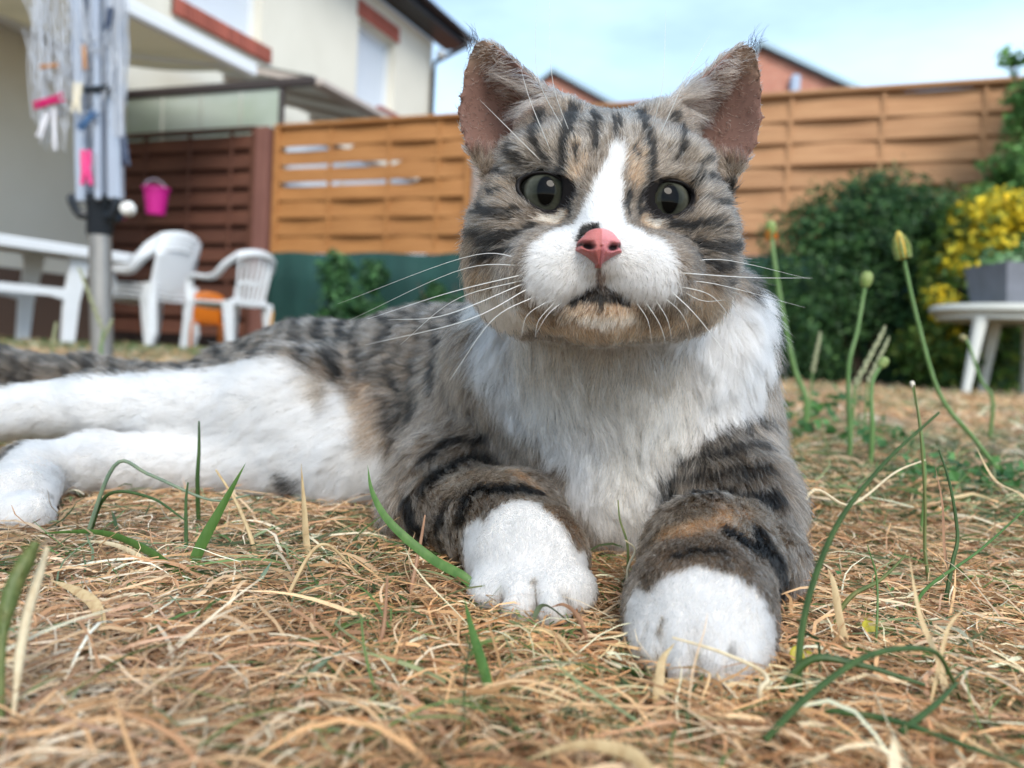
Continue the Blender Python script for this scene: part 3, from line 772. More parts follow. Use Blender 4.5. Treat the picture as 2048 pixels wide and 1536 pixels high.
        m1 = nt.nodes.new('ShaderNodeMixShader'); m1.inputs[0].default_value = .45; m2 = nt.nodes.new('ShaderNodeMixShader'); m2.inputs[0].default_value = .07
        nt.links.new(at.outputs['Color'], df.inputs['Color']); nt.links.new(at.outputs['Color'], tr.inputs['Color'])
        nt.links.new(df.outputs[0], m1.inputs[1]); nt.links.new(tr.outputs[0], m1.inputs[2])
        nt.links.new(m1.outputs[0], m2.inputs[1]); nt.links.new(gl.outputs[0], m2.inputs[2]); nt.links.new(m2.outputs[0], out.inputs['Surface'])
    hc.materials.append(hm)
    fur = bpy.data.objects.new('fur', hc); COL.objects.link(fur); fur.parent = cat

    # ---- eyes, lids, nose, whiskers
    em = bpy.data.materials.new('cat_eye'); em.use_nodes = True; nt = em.node_tree; b = nt.nodes['Principled BSDF']
    b.inputs['Roughness'].default_value = .4; b.inputs['Coat Weight'].default_value = .8; b.inputs['Coat Roughness'].default_value = .01; b.inputs['Coat IOR'].default_value = 1.25; b.inputs['Specular IOR Level'].default_value = .0
    tcn = nt.nodes.new('ShaderNodeTexCoord'); sp = nt.nodes.new('ShaderNodeSeparateXYZ'); nt.links.new(tcn.outputs['Object'], sp.inputs[0])
    def mth(op, a, b_=None):
        n = nt.nodes.new('ShaderNodeMath'); n.operation = op
        for i_, x in enumerate((a, b_)):
            if x is None: continue
            if hasattr(x, 'links'): nt.links.new(x, n.inputs[i_])
            else: n.inputs[i_].default_value = x
        return n.outputs[0]
    x2 = mth('POWER', mth('DIVIDE', sp.outputs['X'], .0034), 2); z2 = mth('POWER', mth('DIVIDE', sp.outputs['Z'], .0058), 2)
    pup = mth('SQRT', mth('ADD', x2, z2))
    rr = mth('DIVIDE', mth('SQRT', mth('ADD', mth('POWER', sp.outputs['X'], 2), mth('POWER', sp.outputs['Z'], 2))), .0092)
    ramp = nt.nodes.new('ShaderNodeValToRGB'); nt.links.new(rr, ramp.inputs[0])
    cr_ = ramp.color_ramp; cr_.elements[0].position = .15; cr_.elements[0].color = (.010, .011, .009, 1); cr_.elements[1].position = .95; cr_.elements[1].color = (.012, .012, .010, 1)
    for p_, c_ in ((.5, (.036, .039, .028, 1)), (.80, (.092, .094, .072, 1))):
        e_ = cr_.elements.new(p_); e_.color = c_
    nz_ = nt.nodes.new('ShaderNodeTexNoise'); nz_.inputs['Scale'].default_value = 700; nt.links.new(tcn.outputs['Object'], nz_.inputs['Vector'])
    mz = nt.nodes.new('ShaderNodeMix'); mz.data_type = 'RGBA'; mz.blend_type = 'MULTIPLY'; mz.inputs['Factor'].default_value = .5
    nt.links.new(ramp.outputs[0], mz.inputs['A']); nt.links.new(nz_.outputs['Fac'], mz.inputs['B'])
    mr = nt.nodes.new('ShaderNodeMapRange'); mr.inputs[1].default_value = .93; mr.inputs[2].default_value = 1.10; nt.links.new(pup, mr.inputs[0])
    mx_ = nt.nodes.new('ShaderNodeMix'); mx_.data_type = 'RGBA'; mx_.inputs['A'].default_value = (.002, .002, .002, 1)
    nt.links.new(mr.outputs[0], mx_.inputs['Factor']); nt.links.new(mz.outputs['Result'], mx_.inputs['B']); nt.links.new(mx_.outputs['Result'], b.inputs['Base Color'])
    lidm = mat('eye_rim', (.010, .008, .008), .6, spec=.25)
    for k, e in enumerate(EYES):
        c = e['c']; r = .0118
        bm = bmesh.new(); bmesh.ops.create_uvsphere(bm, u_segments=40, v_segments=24, radius=r)
        me = bpy.data.meshes.new('eye'); bm.to_mesh(me); bm.free(); me.polygons.foreach_set('use_smooth', [True] * len(me.polygons))
        o = link('eye', me, em, cat, Vector(c) - cat.location + Vector((.0003 if k == 0 else -.0002, .0018, .0003)))
        o.rotation_euler = (math.radians(-1), 0, math.radians(-2 if k == 0 else 6))     # it looks a little up and to the side
        # rim: from the almond opening back into the fur
        sx = -1 if k == 0 else 1; n = 44; vs_, fs_ = [], []
        for ring, (gx, dy) in enumerate(((1.0, -.0001), (1.035, -.0007), (1.10, -.0010), (1.15, -.0002), (1.24, .0030), (1.5, .0080))):
            for q in range(n):
                th = 2 * math.pi * q / n; cx_, cz_ = math.cos(th), math.sin(th)
                x = .0101 * cx_; z = (.0070 if cz_ > 0 else .0066) * cz_ * (1 - .10 * abs(cx_))
                # inner corner reaches down towards the nose
                inn = max(0, -cx_ * sx); z -= .0026 * inn ** 3 ; x -= sx * .0010 * inn ** 4
                z += .0012 * max(0, cx_ * sx) ** 2
                z += .12 * x * sx
                rr_ = math.hypot(x, z); yy = -math.sqrt(max(.0120 ** 2 - min(rr_, .0118) ** 2, 0))
                vs_.append((x * gx, yy + .0018 + dy - .0002, z * gx))
            if ring:
                for q in range(n): a_ = (ring - 1) * n; b_ = ring * n; fs_.append((a_ + q, a_ + (q + 1) % n, b_ + (q + 1) % n, b_ + q))
        me = bpy.data.meshes.new('eyelid'); me.from_pydata(vs_, [], fs_); me.polygons.foreach_set('use_smooth', [True] * len(me.polygons))
        link('eyelid', me, lidm, cat, Vector(c) - cat.location)
    build_nose(cat)
    build_whiskers(cat, hit)
    return cat

def build_nose(cat):
    # a leather pad: height field on a grid, wide top, narrowing to the philtrum, with two comma nostrils
    c = P(1203, 495, .2572); nx, nz_ = 56, 56; vs_, fs_, cols = [], [], []
    U = lambda i: -1 + 2 * i / (nx - 1)
    for j in range(nz_):
        t = -1 + 2 * j / (nz_ - 1)                   # -1 bottom, 1 top
        wid = .0084 * (1 if t > -.05 else max(.16, (1 - (-.05 - t) / .95) ** 1.25)) * (1 - .36 * sstep(.25, 1, t))
        for i in range(nx):
            u = U(i); x = u * wid; z = t * .0063 + .0012 * (1 - u * u) * (t > .2)
            y = .0052 * (abs(u) ** 2.6) + .0030 * max(0, t - .2) ** 1.5 + .0035 * max(0, -t - .1)
            # nostrils
            g = 0
            for s_ in (-1, 1):
                xx_ = x * s_ - .0044; zz_ = z - .0006 - .25 * xx_; a = xx_ / .0021; b = zz_ / .0012
                t2 = (x * s_ - .0068) / .0018; b2 = (z - .0014) / .0008
                g = max(g, math.exp(-(a * a + b * b) ** 1.5), .8 * math.exp(-(t2 * t2 + b2 * b2)))
            y += .0032 * g - .0008 * math.exp(-((abs(x) - .0022) / .0010) ** 2) * math.exp(-(z / .003) ** 2)
            y += .0010 * math.exp(-(x / .00035) ** 2) * (t < .15)
            edge = max(abs(u), abs(t)); y += .003 * max(0, edge - .85) / .15
            vs_.append((x, y, z))
            pink = np.array((.56, .20, .215)) if u > .0 else np.array((.46, .15, .14))
            pink = pink * (1 + .15 * t)
            pale = max(0, t - .05) * (1 if u > 0 else 0); pink = pink * (1 - .5 * pale) + np.array((.75, .38, .38)) * .5 * pale
            dk = min(1, g * 1.3); col = pink * (1 - dk) + np.array((.02, .006, .006)) * dk
            cols.append((*col, 1))
    for j in range(nz_ - 1):
        for i in range(nx - 1): a = j * nx + i; fs_.append((a, a + 1, a + nx + 1, a + nx))
    me = bpy.data.meshes.new('nose'); me.from_pydata(vs_, [], fs_); me.polygons.foreach_set('use_smooth', [True] * len(me.polygons))
    a = me.color_attributes.new('tint', 'FLOAT_COLOR', 'POINT'); a.data.foreach_set('color', np.array(cols, np.float32).ravel())
    link('nose', me, mat('nose_leather', (.6, .2, .2), .42, vcol='tint', sub=.25, bump=(2200, .35), spec=.35), cat, Vector(c) - cat.location)

def build_whiskers(cat, hit):
    wm = mat('whisker', (.88, .88, .86), .35, trans=.3)
    # (root pixel, mid pixel, tip pixel, forward bulge)
    L = [((1062, 522), (940, 512), (675, 608), .258, .30), ((1060, 530), (920, 540), (700, 640), .26, .30), ((1050, 548), (900, 585), (735, 638), .262, .27),
         ((1055, 558), (910, 600), (800, 690), .263, .29), ((1050, 566), (890, 630), (775, 640), .262, .26), ((1060, 575), (935, 640), (730, 690), .265, .25),
         ((1075, 590), (985, 640), (900, 760), .268, .27), ((1100, 600), (1055, 630), (1042, 676), .27, .262), ((1112, 602), (1078, 640), (1070, 675), .27, .262), ((1125, 604), (1095, 630), (1072, 668), .27, .26),
         ((1345, 530), (1450, 520), (1620, 558), .268, .31), ((1350, 545), (1500, 555), (1625, 556), .268, .28), ((1355, 560), (1440, 570), (1610, 615), .268, .30),
         ((1345, 570), (1420, 590), (1465, 640), .27, .28), ((1340, 580), (1400, 640), (1490, 760), .27, .27), ((1325, 592), (1365, 630), (1390, 695), .272, .268),
         ((1310, 598), (1335, 640), (1345, 690), .272, .265), ((1290, 602), (1320, 650), (1335, 700), .272, .265), ((1272, 604), (1295, 640), (1305, 690), .272, .263),
         ((1330, 560), (1400, 600), (1450, 600), .27, .29),
         ((1128, 262), (1075, 150), (1073, 0), .290, .27), ((1140, 268), (1105, 160), (1098, -20), .290, .27), ((1100, 300), (1060, 200), (1040, 130), .290, .28),
         ((1300, 270), (1325, 170), (1332, 20), .292, .28), ((1315, 280), (1375, 150), (1420, 70), .292, .28), ((1090, 330), (1020, 260), (960, 200), .290, .29)]
    hm_ = mat('ear_tip_hair', (.05, .045, .05), .5); rr = random.Random(9)
    for bx_, by_, sx_ in ((948, 96, -1), (1506, 100, 1)):
        mb = MB()
        for q in range(26):
            a = P(bx_ + rr.uniform(-16, 14), by_ + rr.uniform(-14, 14), .322); e = P(bx_ + sx_ * rr.uniform(-6, 34), by_ - rr.uniform(18, 56), .320 + rr.uniform(-.004, .004))
            mb.tube([p - cat.location for p in curve_pts([a, (a + e) / 2 + Vector((-sx_ * .0008, 0, .0006)), e], 6)], [.00009, .00009, .00008, .00006, .00004, .00002], 3)
        mb.build('ear_tuft', hm_, cat)
    for r_, m_, t_, y0, y1 in L:
        h_ = hit(*r_); a = Vector(h_) if h_ is not None else P(*r_, y0)
        b = P(*m_, (a.y + y1) / 2 - .004); c_ = P(*t_, y1)
        pts = curve_pts([a, b, c_], 16); n = len(pts)
        MB().tube([p - cat.location for p in pts], [(.00017 if abs(t_[0] - r_[0]) > 110 or r_[1] < 400 else .00010) * (1 - .85 * (i / (n - 1)) ** 1.3) for i in range(n)], 5).build('whisker', wm, cat, True)
# ================================================================== setting
def build_ground():
    n = 90; xs = np.sign(np.linspace(-1, 1, n)) * np.abs(np.linspace(-1, 1, n)) ** 2.6 * 60
    ys = np.concatenate([-np.linspace(0, 1, 16)[::-1] ** 2 * 20, (np.linspace(0, 1, n)[1:] ** 2.6) * 90])
    X, Y = np.meshgrid(xs, ys, indexing='ij'); p = np.stack([X.ravel(), Y.ravel(), np.zeros(X.size)], 1)
    p[:, 2] = (vnoise(p, 9, 61) - .5) * .004 * (np.hypot(p[:, 0], p[:, 1]) < 3) - .006
    i, j = np.meshgrid(np.arange(len(xs) - 1), np.arange(len(ys) - 1), indexing='ij'); a = (i * len(ys) + j).ravel()
    f = np.stack([a, a + len(ys), a + len(ys) + 1, a + 1], 1)
    m = mat('dry_lawn_soil', (.075, .048, .028), .95, noise=((60, 60, 60), (.30, .20, .10), .35, .7), bump=((180, 180, 180), .8), spec=.1)
    tag(link('ground', from_np('ground', p, f), m), kind='structure')

def ribbons(name, base, head, length, width, z_prof, yaw_w, tint, segs, matr, roll=None, kind='stuff'):
    """flat curved blades; z_prof (n, segs+1) heights along each blade"""
    n = len(base); k = segs + 1; t = np.linspace(0, 1, k)
    ang = head[:, None] + yaw_w[:, None] * (t[None, :] - .5) + (yaw_w[:, None] * .6) * np.sin(t[None, :] * 5 + head[:, None])
    st = length[:, None] / segs
    dz = np.diff(z_prof, axis=1); hs = np.sqrt(np.maximum(st ** 2 - dz ** 2, (st * .12) ** 2))
    dx = np.cos(ang[:, :-1]) * hs; dy = np.sin(ang[:, :-1]) * hs
    c = np.zeros((n, k, 3)); c[:, 1:, 0] = np.cumsum(dx, 1); c[:, 1:, 1] = np.cumsum(dy, 1)
    c[:, :, :2] += base[:, None, :2]; c[:, :, 2] = z_prof + base[:, 2:3]
    if roll is None: roll = rng.random(n) * np.pi
    ro = roll[:, None] + yaw_w[:, None] * t[None, :]
    w = width[:, None] * (np.array([1 - .85 * q ** 2.2 for q in t]))[None, :] * .5
    side = np.stack([-np.sin(ang) * np.cos(ro), np.cos(ang) * np.cos(ro), np.sin(ro)], 2) * w[:, :, None]
    v = np.stack([c - side, c + side], 2).reshape(-1, 3)
    b = (np.arange(n) * k * 2)[:, None] + (np.arange(segs) * 2)[None, :]
    f = np.stack([b, b + 1, b + 3, b + 2], 2).reshape(-1, 4)
    me = from_np(name, v, f)
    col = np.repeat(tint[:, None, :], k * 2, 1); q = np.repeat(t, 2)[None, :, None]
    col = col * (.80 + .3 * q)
    a = me.color_attributes.new('tint', 'FLOAT_COLOR', 'POINT')
    a.data.foreach_set('color', np.concatenate([col, np.ones(col.shape[:2] + (1,))], 2).astype(np.float32).ravel())
    o = link(name, me, matr); return o

STRAW = np.array((1.13, 1.14, 1.18)) * np.array([(.70, .46, .25), (.76, .56, .36), (.62, .37, .18), (.52, .28, .14), (.72, .50, .29), (.82, .68, .48), (.34, .19, .10), (.66, .40, .20), (.55, .33, .20)])
GREENS = np.array([(.10, .17, .05), (.15, .24, .08), (.20, .26, .14), (.28, .33, .17), (.07, .12, .05)])
def build_lawn(inside):
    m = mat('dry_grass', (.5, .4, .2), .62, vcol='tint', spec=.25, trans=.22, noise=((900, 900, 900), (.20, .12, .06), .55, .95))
    def area(n, y0, y1, pw=0.0):
        u = rng.random(n)
        y = (y0 ** (2 - pw) + u * (y1 ** (2 - pw) - y0 ** (2 - pw))) ** (1 / (2 - pw))
        x = (rng.random(n) * 2 - 1) * (.92 * y + .14)
        return np.stack([x, y, np.zeros(n)], 1)
    def tints(b, green, n):
        g = rng.random(n) < green
        t = STRAW[rng.integers(0, len(STRAW), n)]; t = np.where(g[:, None], GREENS[rng.integers(0, len(GREENS), n)], t)
        patch = (.72 + .5 * vnoise(b, 14, 71))[:, None]
        red = vnoise(b, 7, 72)[:, None]
        return np.clip(t * patch * (.75 + .5 * rng.random((n, 1))) * (1 + (red - .5) * np.array((.18, 0, -.25))), .01, .9)
    def layer(name, n, y0, y1, L, Wd, segs, green, up, zmax, label, cat, pw=0.0, curl=1.2):
        b = area(n, y0, y1, pw)
        keep = ~inside(b + np.array((0, 0, .006))); b = b[keep]; n = len(b)
        ln = L[0] + (L[1] - L[0]) * rng.random(n) ** 1.6; wd = Wd[0] + (Wd[1] - Wd[0]) * rng.random(n) ** 1.8
        t = np.linspace(0, 1, segs + 1)[None, :]; b[:, 2] = np.where(b[:, 1] < .6, -.0055, -.004)
        z0 = rng.random(n) ** 1.3 * zmax; b_in = inside(b + np.array((0, .014, .010))) | inside(b + np.array((0, .028, .010))) | inside(b + np.array((.012, 0, .008))) | inside(b + np.array((-.012, 0, .008)))
        arch = ln * (.02 + .16 * rng.random(n) ** 2)
        lie = z0[:, None] + arch[:, None] * np.sin(t * np.pi * (.6 + .7 * rng.random((n, 1)))) + (rng.random((n, 1)) - .5) * ln[:, None] * np.where(b_in, .05, .16)[:, None] * t
        upr = (rng.random(n) < up) & ~b_in; z0 = np.where(b_in, z0 * .4, z0); arch = np.where(b_in, arch * .4, arch)
        stand = ln[:, None] * (.55 + .4 * rng.random((n, 1))) * (t - (.1 + .35 * rng.random((n, 1))) * t ** 2) * .9
        z = np.where(upr[:, None], stand, np.maximum(lie, .0015))
        gr = green(b) if callable(green) else green
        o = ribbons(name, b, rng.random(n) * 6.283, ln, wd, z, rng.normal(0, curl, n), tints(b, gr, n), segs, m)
        tag(o, label, cat, kind='stuff')
    gr_near = lambda b: .05 + .17 * (vnoise(b, 9, 73) > .62) + .16 * (b[:, 0] < -.04) * (b[:, 1] > .26) + .16 * (b[:, 0] > .12)
    layer('straw_litter', 40000, .125, .48, (.010, .050), (.0004, .0016), 6, gr_near, .05, .0065, 'matted dry straw coloured grass litter around the paws', 'dry grass', .5, .95)
    layer('fine_straw', 26000, .125, .48, (.006, .024), (.0003, .0009), 4, .06, .10, .008, 'fine curly dry grass fragments lying in the foreground', 'dry grass', .5, 2.0)
    layer('dry_lawn', 60000, .45, 1.25, (.018, .060), (.0008, .0026), 4, lambda b: .12 + .30 * (vnoise(b, 6, 74) > .55) + .12 * (b[:, 0] > .2), .28, .016, 'dry lawn with some green blades behind the cat', 'dry grass', .4, 1.4)
    layer('lawn_middle', 60000, 1.15, 3.4, (.030, .070), (.002, .0055), 3, lambda b: .10 + .35 * (vnoise(b, 3, 75) > .60), .45, .018, 'sunburnt pale lawn in the middle distance', 'dry grass', .4, 1.0)
    layer('lawn_far', 48000, 3.2, 8.2, (.035, .085), (.006, .014), 2, lambda b: .30 + .40 * (b[:, 0] < -.6) + .25 * (vnoise(b, 2, 76) > .6), .65, .01, 'far edge of the lawn with mixed green and dry grass', 'dry grass', .4, .8)

def ribbon(pts, w, wprof=None, roll=0.0, thick=None, fold=.18, segs=None):
    """one grass blade with a folded midrib as a small solid ribbon"""
    n = len(pts); vs = []; fs = []
    prev = None
    for i, p in enumerate(pts):
        t = (pts[min(i + 1, n - 1)] - pts[max(i - 1, 0)]).normalized()
        a = t.cross(Vector((0, 1, 0))) if prev is None else prev - t * prev.dot(t)
        if a.length < 1e-4: a = t.orthogonal()
        a.normalize(); prev = a
        b = t.cross(a); q = Quaternion(t, roll)
        a2 = q @ a; b2 = q @ b
        s = i / (n - 1); ww = w * (wprof(s) if wprof else (min(1, .45 + s * 3) * (1 - max(0, (s - .35) / .65) ** 1.8))) * .5 + 1e-5
        th = w * .06 + .00006
        vs += [p - a2 * ww, p + b2 * ww * fold * 2, p + a2 * ww, p + b2 * (ww * fold * 2 - th)]
        if i:
            o, c = (i - 1) * 4, i * 4
            for k in range(4): fs.append((o + k, o + (k + 1) % 4, c + (k + 1) % 4, c + k))
    fs.append((0, 1, 2, 3)); fs.append(tuple((n - 1) * 4 + k for k in (3, 2, 1, 0)))
    return vs, fs

def build_blades():
    MT = dict(
        green=mat('blade_green', (.075, .17, .035), .42, noise=((300, 300, 60), (.13, .24, .06), .4, .7), trans=.3, spec=.35),
        dark=mat('blade_dark_green', (.040, .085, .022), .42, noise=((300, 300, 60), (.07, .13, .035), .4, .7), trans=.2, spec=.35),
        grey=mat('blade_grey_green', (.15, .22, .15), .5, noise=((300, 300, 60), (.24, .30, .18), .4, .7), trans=.25),
        straw=mat('blade_straw', (.62, .47, .26), .6, noise=((500, 500, 90), (.42, .26, .12), .45, .75), trans=.2),
        pale=mat('blade_pale', (.74, .64, .44), .6, noise=((500, 500, 90), (.55, .42, .24), .45, .75), trans=.2),
        brown=mat('blade_brown', (.34, .19, .11), .7, noise=((500, 500, 90), (.20, .10, .06), .45, .75), trans=.1),
        pink=mat('stalk_pinkish', (.42, .25, .21), .6, noise=((500, 500, 90), (.30, .17, .13), .45, .75), trans=.1),
        olive=mat('stem_olive', (.10, .14, .035), .5, noise=((300, 300, 60), (.20, .20, .06), .4, .7), trans=.2))
    # (material, control pixels, (Y at start, Y at end) or None to lie on the ground, width in photo px, kind, label)
    B = [
        ('green', [(370, 1175), (400, 1095), (440, 1020), (492, 925)], (.292, .300), 22, 'b', 'tall bright green grass blade with a brown tip rising in front of the hind legs'),
        ('green', [(520, 1290), (450, 1240), (380, 1170), (300, 1105), (200, 1065), (60, 1068)], (.255, .315), 26, 'b', 'long arching green grass blade bending left below the hind foot'),
        ('pale', [(375, 1170), (300, 1125), (230, 1090), (150, 1080)], (.286, .305), 13, 'b', 'pale dry ribbed blade lying under the long arching green blade'),
        ('green', [(935, 1160), (860, 1115), (780, 1045), (745, 985), (735, 930)], (.275, .300), 19, 'b', 'spotted green grass blade leaning towards the left front paw'),
        ('dark', [(395, 960), (398, 900), (398, 842)], (.36, .362), 9, 't', 'thin dark green blade standing upright before the hind leg'),
        ('dark', [(372, 1060), (372, 1000), (376, 965)], (.32, .33), 8, 't', 'short dark green stalk beside the tall bright blade'),
        ('grey', [(230, 930), (300, 950), (420, 1000), (500, 990)], (.33, .34), 8, 't', 'thin bent grey green stalk crossing below the hind legs'),
        ('dark', [(215, 990), (300, 995), (370, 1040)], (.33, .31), 8, 't', 'dark thin blade lying near the hind foot'),
        ('straw', [(612, 1075), (608, 1010), (602, 928)], (.318, .325), 19, 'b', 'broken upright straw stalk with frayed top in front of the belly'),
        ('straw', [(500, 1070), (470, 1000), (432, 940)], (.32, .34), 9, 't', 'thin dry stalk leaning left in front of the hind legs'),
        ('brown', [(755, 1300), (768, 1250), (775, 1150)], (.222, .232), 10, 't', 'dark toothed dry stem standing left of the left front paw'),
        ('green', [(985, 1400), (965, 1330), (945, 1265), (928, 1195)], (.190, .222), 22, 'b', 'short green blade standing in the foreground below the left paw'),
        ('grey', [(480, 1225), (520, 1160), (545, 1120)], (.265, .285), 12, 'b', 'grey green blade leaning right in the straw'),
        ('grey', [(175, 1425), (260, 1350), (400, 1320), (480, 1290)], (.19, .23), 12, 'b', 'long grey green blade lying flat in the blurred foreground straw'),
        ('grey', [(480, 1460), (560, 1400), (640, 1330), (700, 1290)], (.18, .215), 13, 'b', 'grey green blade pointing up right in the blurred foreground'),
        ('grey', [(1090, 1210), (1170, 1270), (1240, 1300)], (.25, .235), 12, 'b', 'grey green blade lying between the front paws'),
        ('dark', [(1380, 1420), (1300, 1370), (1240, 1330), (1190, 1305)], (.195, .225), 14, 'b', 'dark green blade lying before the right front paw'),
        ('green', [(1180, 1250), (1060, 1255), (960, 1240)], (.26, .258), 12, 'b', 'dark green blade lying flat between the paws'),
        ('green', [(830, 1330), (780, 1325), (740, 1320), (700, 1335)], (.215, .225), 18, 'b', 'blurred green blade lying flat in the foreground left of centre'),
        ('pink', [(20, 1345), (150, 1330), (330, 1290), (520, 1245)], (.205, .245), 17, 't', 'long pinkish dry stalk lying across the left foreground'),
        ('straw', [(210, 1270), (190, 1210), (150, 1180), (100, 1160)], (.225, .250), 22, 'b', 'bent wide straw blade in the left foreground'),
        ('pale', [(350, 1215), (240, 1190), (160, 1165)], (.262, .285), 11, 'b', 'pale straight straw lying left of the arching green blade'),
        ('olive', [(0, 1440), (5, 1280), (25, 1180), (72, 1085)], (.165, .185), 34, 's', 'blurred hairy seed stalk rising at the left edge'),
        ('pale', [(30, 1400), (50, 1250), (95, 1095)], (.170, .190), 20, 's', 'pale blurred hairy stalk beside the seed stalk at the left edge'),
        ('straw', [(1410, 1480), (1325, 1440), (1322, 1330), (1350, 1285)], (.185, .205), 24, 'b', 'split straw blade standing before the right front paw'),
        ('pale', [(1520, 1380), (1535, 1360), (1512, 1335), (1430, 1300), (1345, 1275)], (.196, .206), 11, 't', 'pale bent straw arching over the right front paw'),
        ('brown', [(1445, 1350), (1425, 1320), (1432, 1290), (1440, 1255)], (.212, .217), 8, 't', 'small curved brown stalk before the right front paw'),
        ('brown', [(1180, 1300), (1160, 1240), (1130, 1210), (1100, 1215)], (.232, .240), 10, 'b', 'curled thin orange straw hooked before the left front paw'),
        ('olive', [(1255, 1150), (1255, 1090), (1240, 1040), (1236, 1000)], (.292, .300), 6, 't', 'thin pale green stalk standing between the front paws'),
        ('dark', [(1598, 1400), (1600, 1290), (1625, 1170), (1680, 1040), (1770, 925), (1878, 825)], (.205, .225), 14, 't', 'thick dark green stalk arching up right of the right paw'),
        ('dark', [(1530, 1480), (1620, 1390), (1740, 1310), (1860, 1300), (1900, 1350), (1920, 1400)], (.175, .205), 14, 't', 'bent dark green rush looping across the right foreground'),
        ('dark', [(1620, 1320), (1720, 1330), (1850, 1370)], (.205, .200), 17, 't', 'short green rush with a brown tip lying under the looping rush'),
        ('dark', [(1650, 1420), (1780, 1440), (1900, 1480), (2060, 1540)], (.190, .165), 14, 't', 'dark green stalk lying towards the lower right corner'),
        ('dark', [(1800, 1465), (1870, 1410), (1915, 1365)], (.178, .192), 14, 't', 'short thick green stalk crossing the lying one at lower right'),
        ('straw', [(1900, 1440), (1880, 1330), (1840, 1230), (1818, 1110)], (.200, .225), 15, 'b', 'tall straw blade standing at the right among green rushes'),
        ('straw', [(1700, 1320), (1680, 1240), (1668, 1170), (1655, 1135)], (.235, .245), 15, 'b', 'forked straw stalk standing right of the right paw'),
        ('straw', [(1885, 1300), (1900, 1250), (1930, 1215)], (.205, .215), 12, 'b', 'short straw blade leaning right beside the tall straw blade'),
        ('olive', [(1700, 1195), (1760, 1160), (1812, 1110)], (.262, .268), 10, 't', 'short olive stem leaning right behind the forked straw'),
        ('dark', [(1905, 1125), (1915, 1070), (1900, 970), (1878, 900)], (.300, .315), 8, 't', 'thin dark stem with a bend standing at right'),
        ('olive', [(1850, 1100), (1850, 1000), (1842, 880), (1828, 770)], (.33, .345), 7, 't', 'tall thin stem with a tiny pale bud at right'),
        ('brown', [(1890, 1110), (1885, 1010), (1870, 930)], (.305, .315), 9, 'b', 'thin yellowish blade standing beside the bent dark stem'),
        ('straw', [(2060, 1010), (1990, 960), (1950, 890)], (.35, .40), 10, 'b', 'pale straw leaning left at the right edge'),
        ('brown', [(1560, 1210), (1520, 1180), (1500, 1150)], (.268, .262), 7, 't', 'small dry seed stem against the side of the right paw'),
        ('green', [(1745, 1400), (1755, 1180), (1735, 1090)], (.24, .27), 5, 't', 'very thin green blade right of the thick arching stalk'),
        ('pale', [(1620, 985), (1700, 1010), (1790, 945), (1850, 920)], (.34, .37), 7, 't', 'pale thin bent straw behind the arching stalk'),
        ('straw', [(560, 1220), (640, 1090), (720, 1150)], (.26, .28), 8, 't', 'thin straw bent into an arch left of the left paw'),
        ('brown', [(840, 1090), (850, 1030)], (.285, .29), 8, 't', 'short dry stalk standing before the left elbow'),
        ('pale', [(1255, 1140), (1270, 1100), (1250, 1080)], (.285, .285), 6, 't', 'small hooked pale straw between the paws'),
        ('straw', [(1290, 1536), (1240, 1500), (1150, 1490), (1050, 1520)], (.148, .158), 30, 'b', 'wide blurred straw blade at the bottom edge'),
        ('pale', [(1790, 1560), (1790, 1500), (1785, 1470)], (.155, .160), 28, 'b', 'blurred pale stub at the bottom right edge'),
        ('green', [(1850, 1180), (1960, 1100), (2060, 1010)], (.28, .33), 7, 't', 'thin green blade lying towards the right edge'),
    ]
    for mk, ctrl, Ys, wpx, kind, label in B:
        n = len(ctrl); pts = []
        for i, (px, py) in enumerate(ctrl):
            s = i / (n - 1); y = Ys[0] + (Ys[1] - Ys[0]) * s
            pts.append(P(px, py, y))
        g = G(*ctrl[0])
        if pts[0].z > .003:
            dh = pts[0] - pts[1]; dh.z = 0; dh = dh.normalized() * min(pts[0].z, .012) if dh.length > .004 else Vector((.001, .001, 0)); q0 = pts[0] + dh; q0.z = -.004; pts.insert(0, q0)
        P3 = curve_pts(pts, 26); w = wpx * (Ys[0] + Ys[1]) / 2 / F
        base = P3[0].copy(); base.z = 0
        rel = [p - base for p in P3]
        name = {'b': 'grass_strand', 't': 'grass_stalk', 's': 'seed_stalk'}[kind]
        if kind == 'b':
            vs, fs = ribbon(rel, w, roll=random.uniform(-.5, .5))
            mb = MB().add(vs, fs)
        elif kind == 't':
            mb = MB().tube(rel, [w * .5 * (1 - .6 * (i / 25) ** 2) for i in range(26)], 7)
        else:
            mb = MB().tube(rel, [w * .5 * (.45 + .55 * sstep(.3, .6, i / 25)) * (1 - .5 * sstep(.85, 1, i / 25)) for i in range(26)], 9)
            for q in range(160):
                s = .35 + .63 * random.random(); c = rel[int(s * 25)]; d = Vector((random.gauss(0, 1), random.gauss(0, 1), random.gauss(0, .6) + .6)).normalized()
                mb.tube([c + d * w * .4, c + d * w * .75 + Vector((0, 0, w * .2))], [w * .02, w * .008], 3)
        o = mb.build(name, MT[mk], None, True); o.location = base
        tag(o, label, 'grass', 'single blades and stalks standing out of the dry lawn')
    # flower stems at the right
    pm = mat('bud_yellow', (.55, .33, .04), .6, noise=((200, 200, 200), (.35, .36, .08), .4, .6)); gm = mat('bud_green', (.20, .30, .07), .55, noise=((300, 300, 300), (.32, .38, .14), .4, .6), trans=.2)
    sm = mat('flower_stem', (.13, .25, .07), .5, noise=((120, 120, 30), (.20, .32, .12), .4, .6), trans=.2)
    om = mat('petal_orange', (.75, .28, .02), .5, trans=.3); wm = mat('bud_white', (.65, .6, .5), .5)
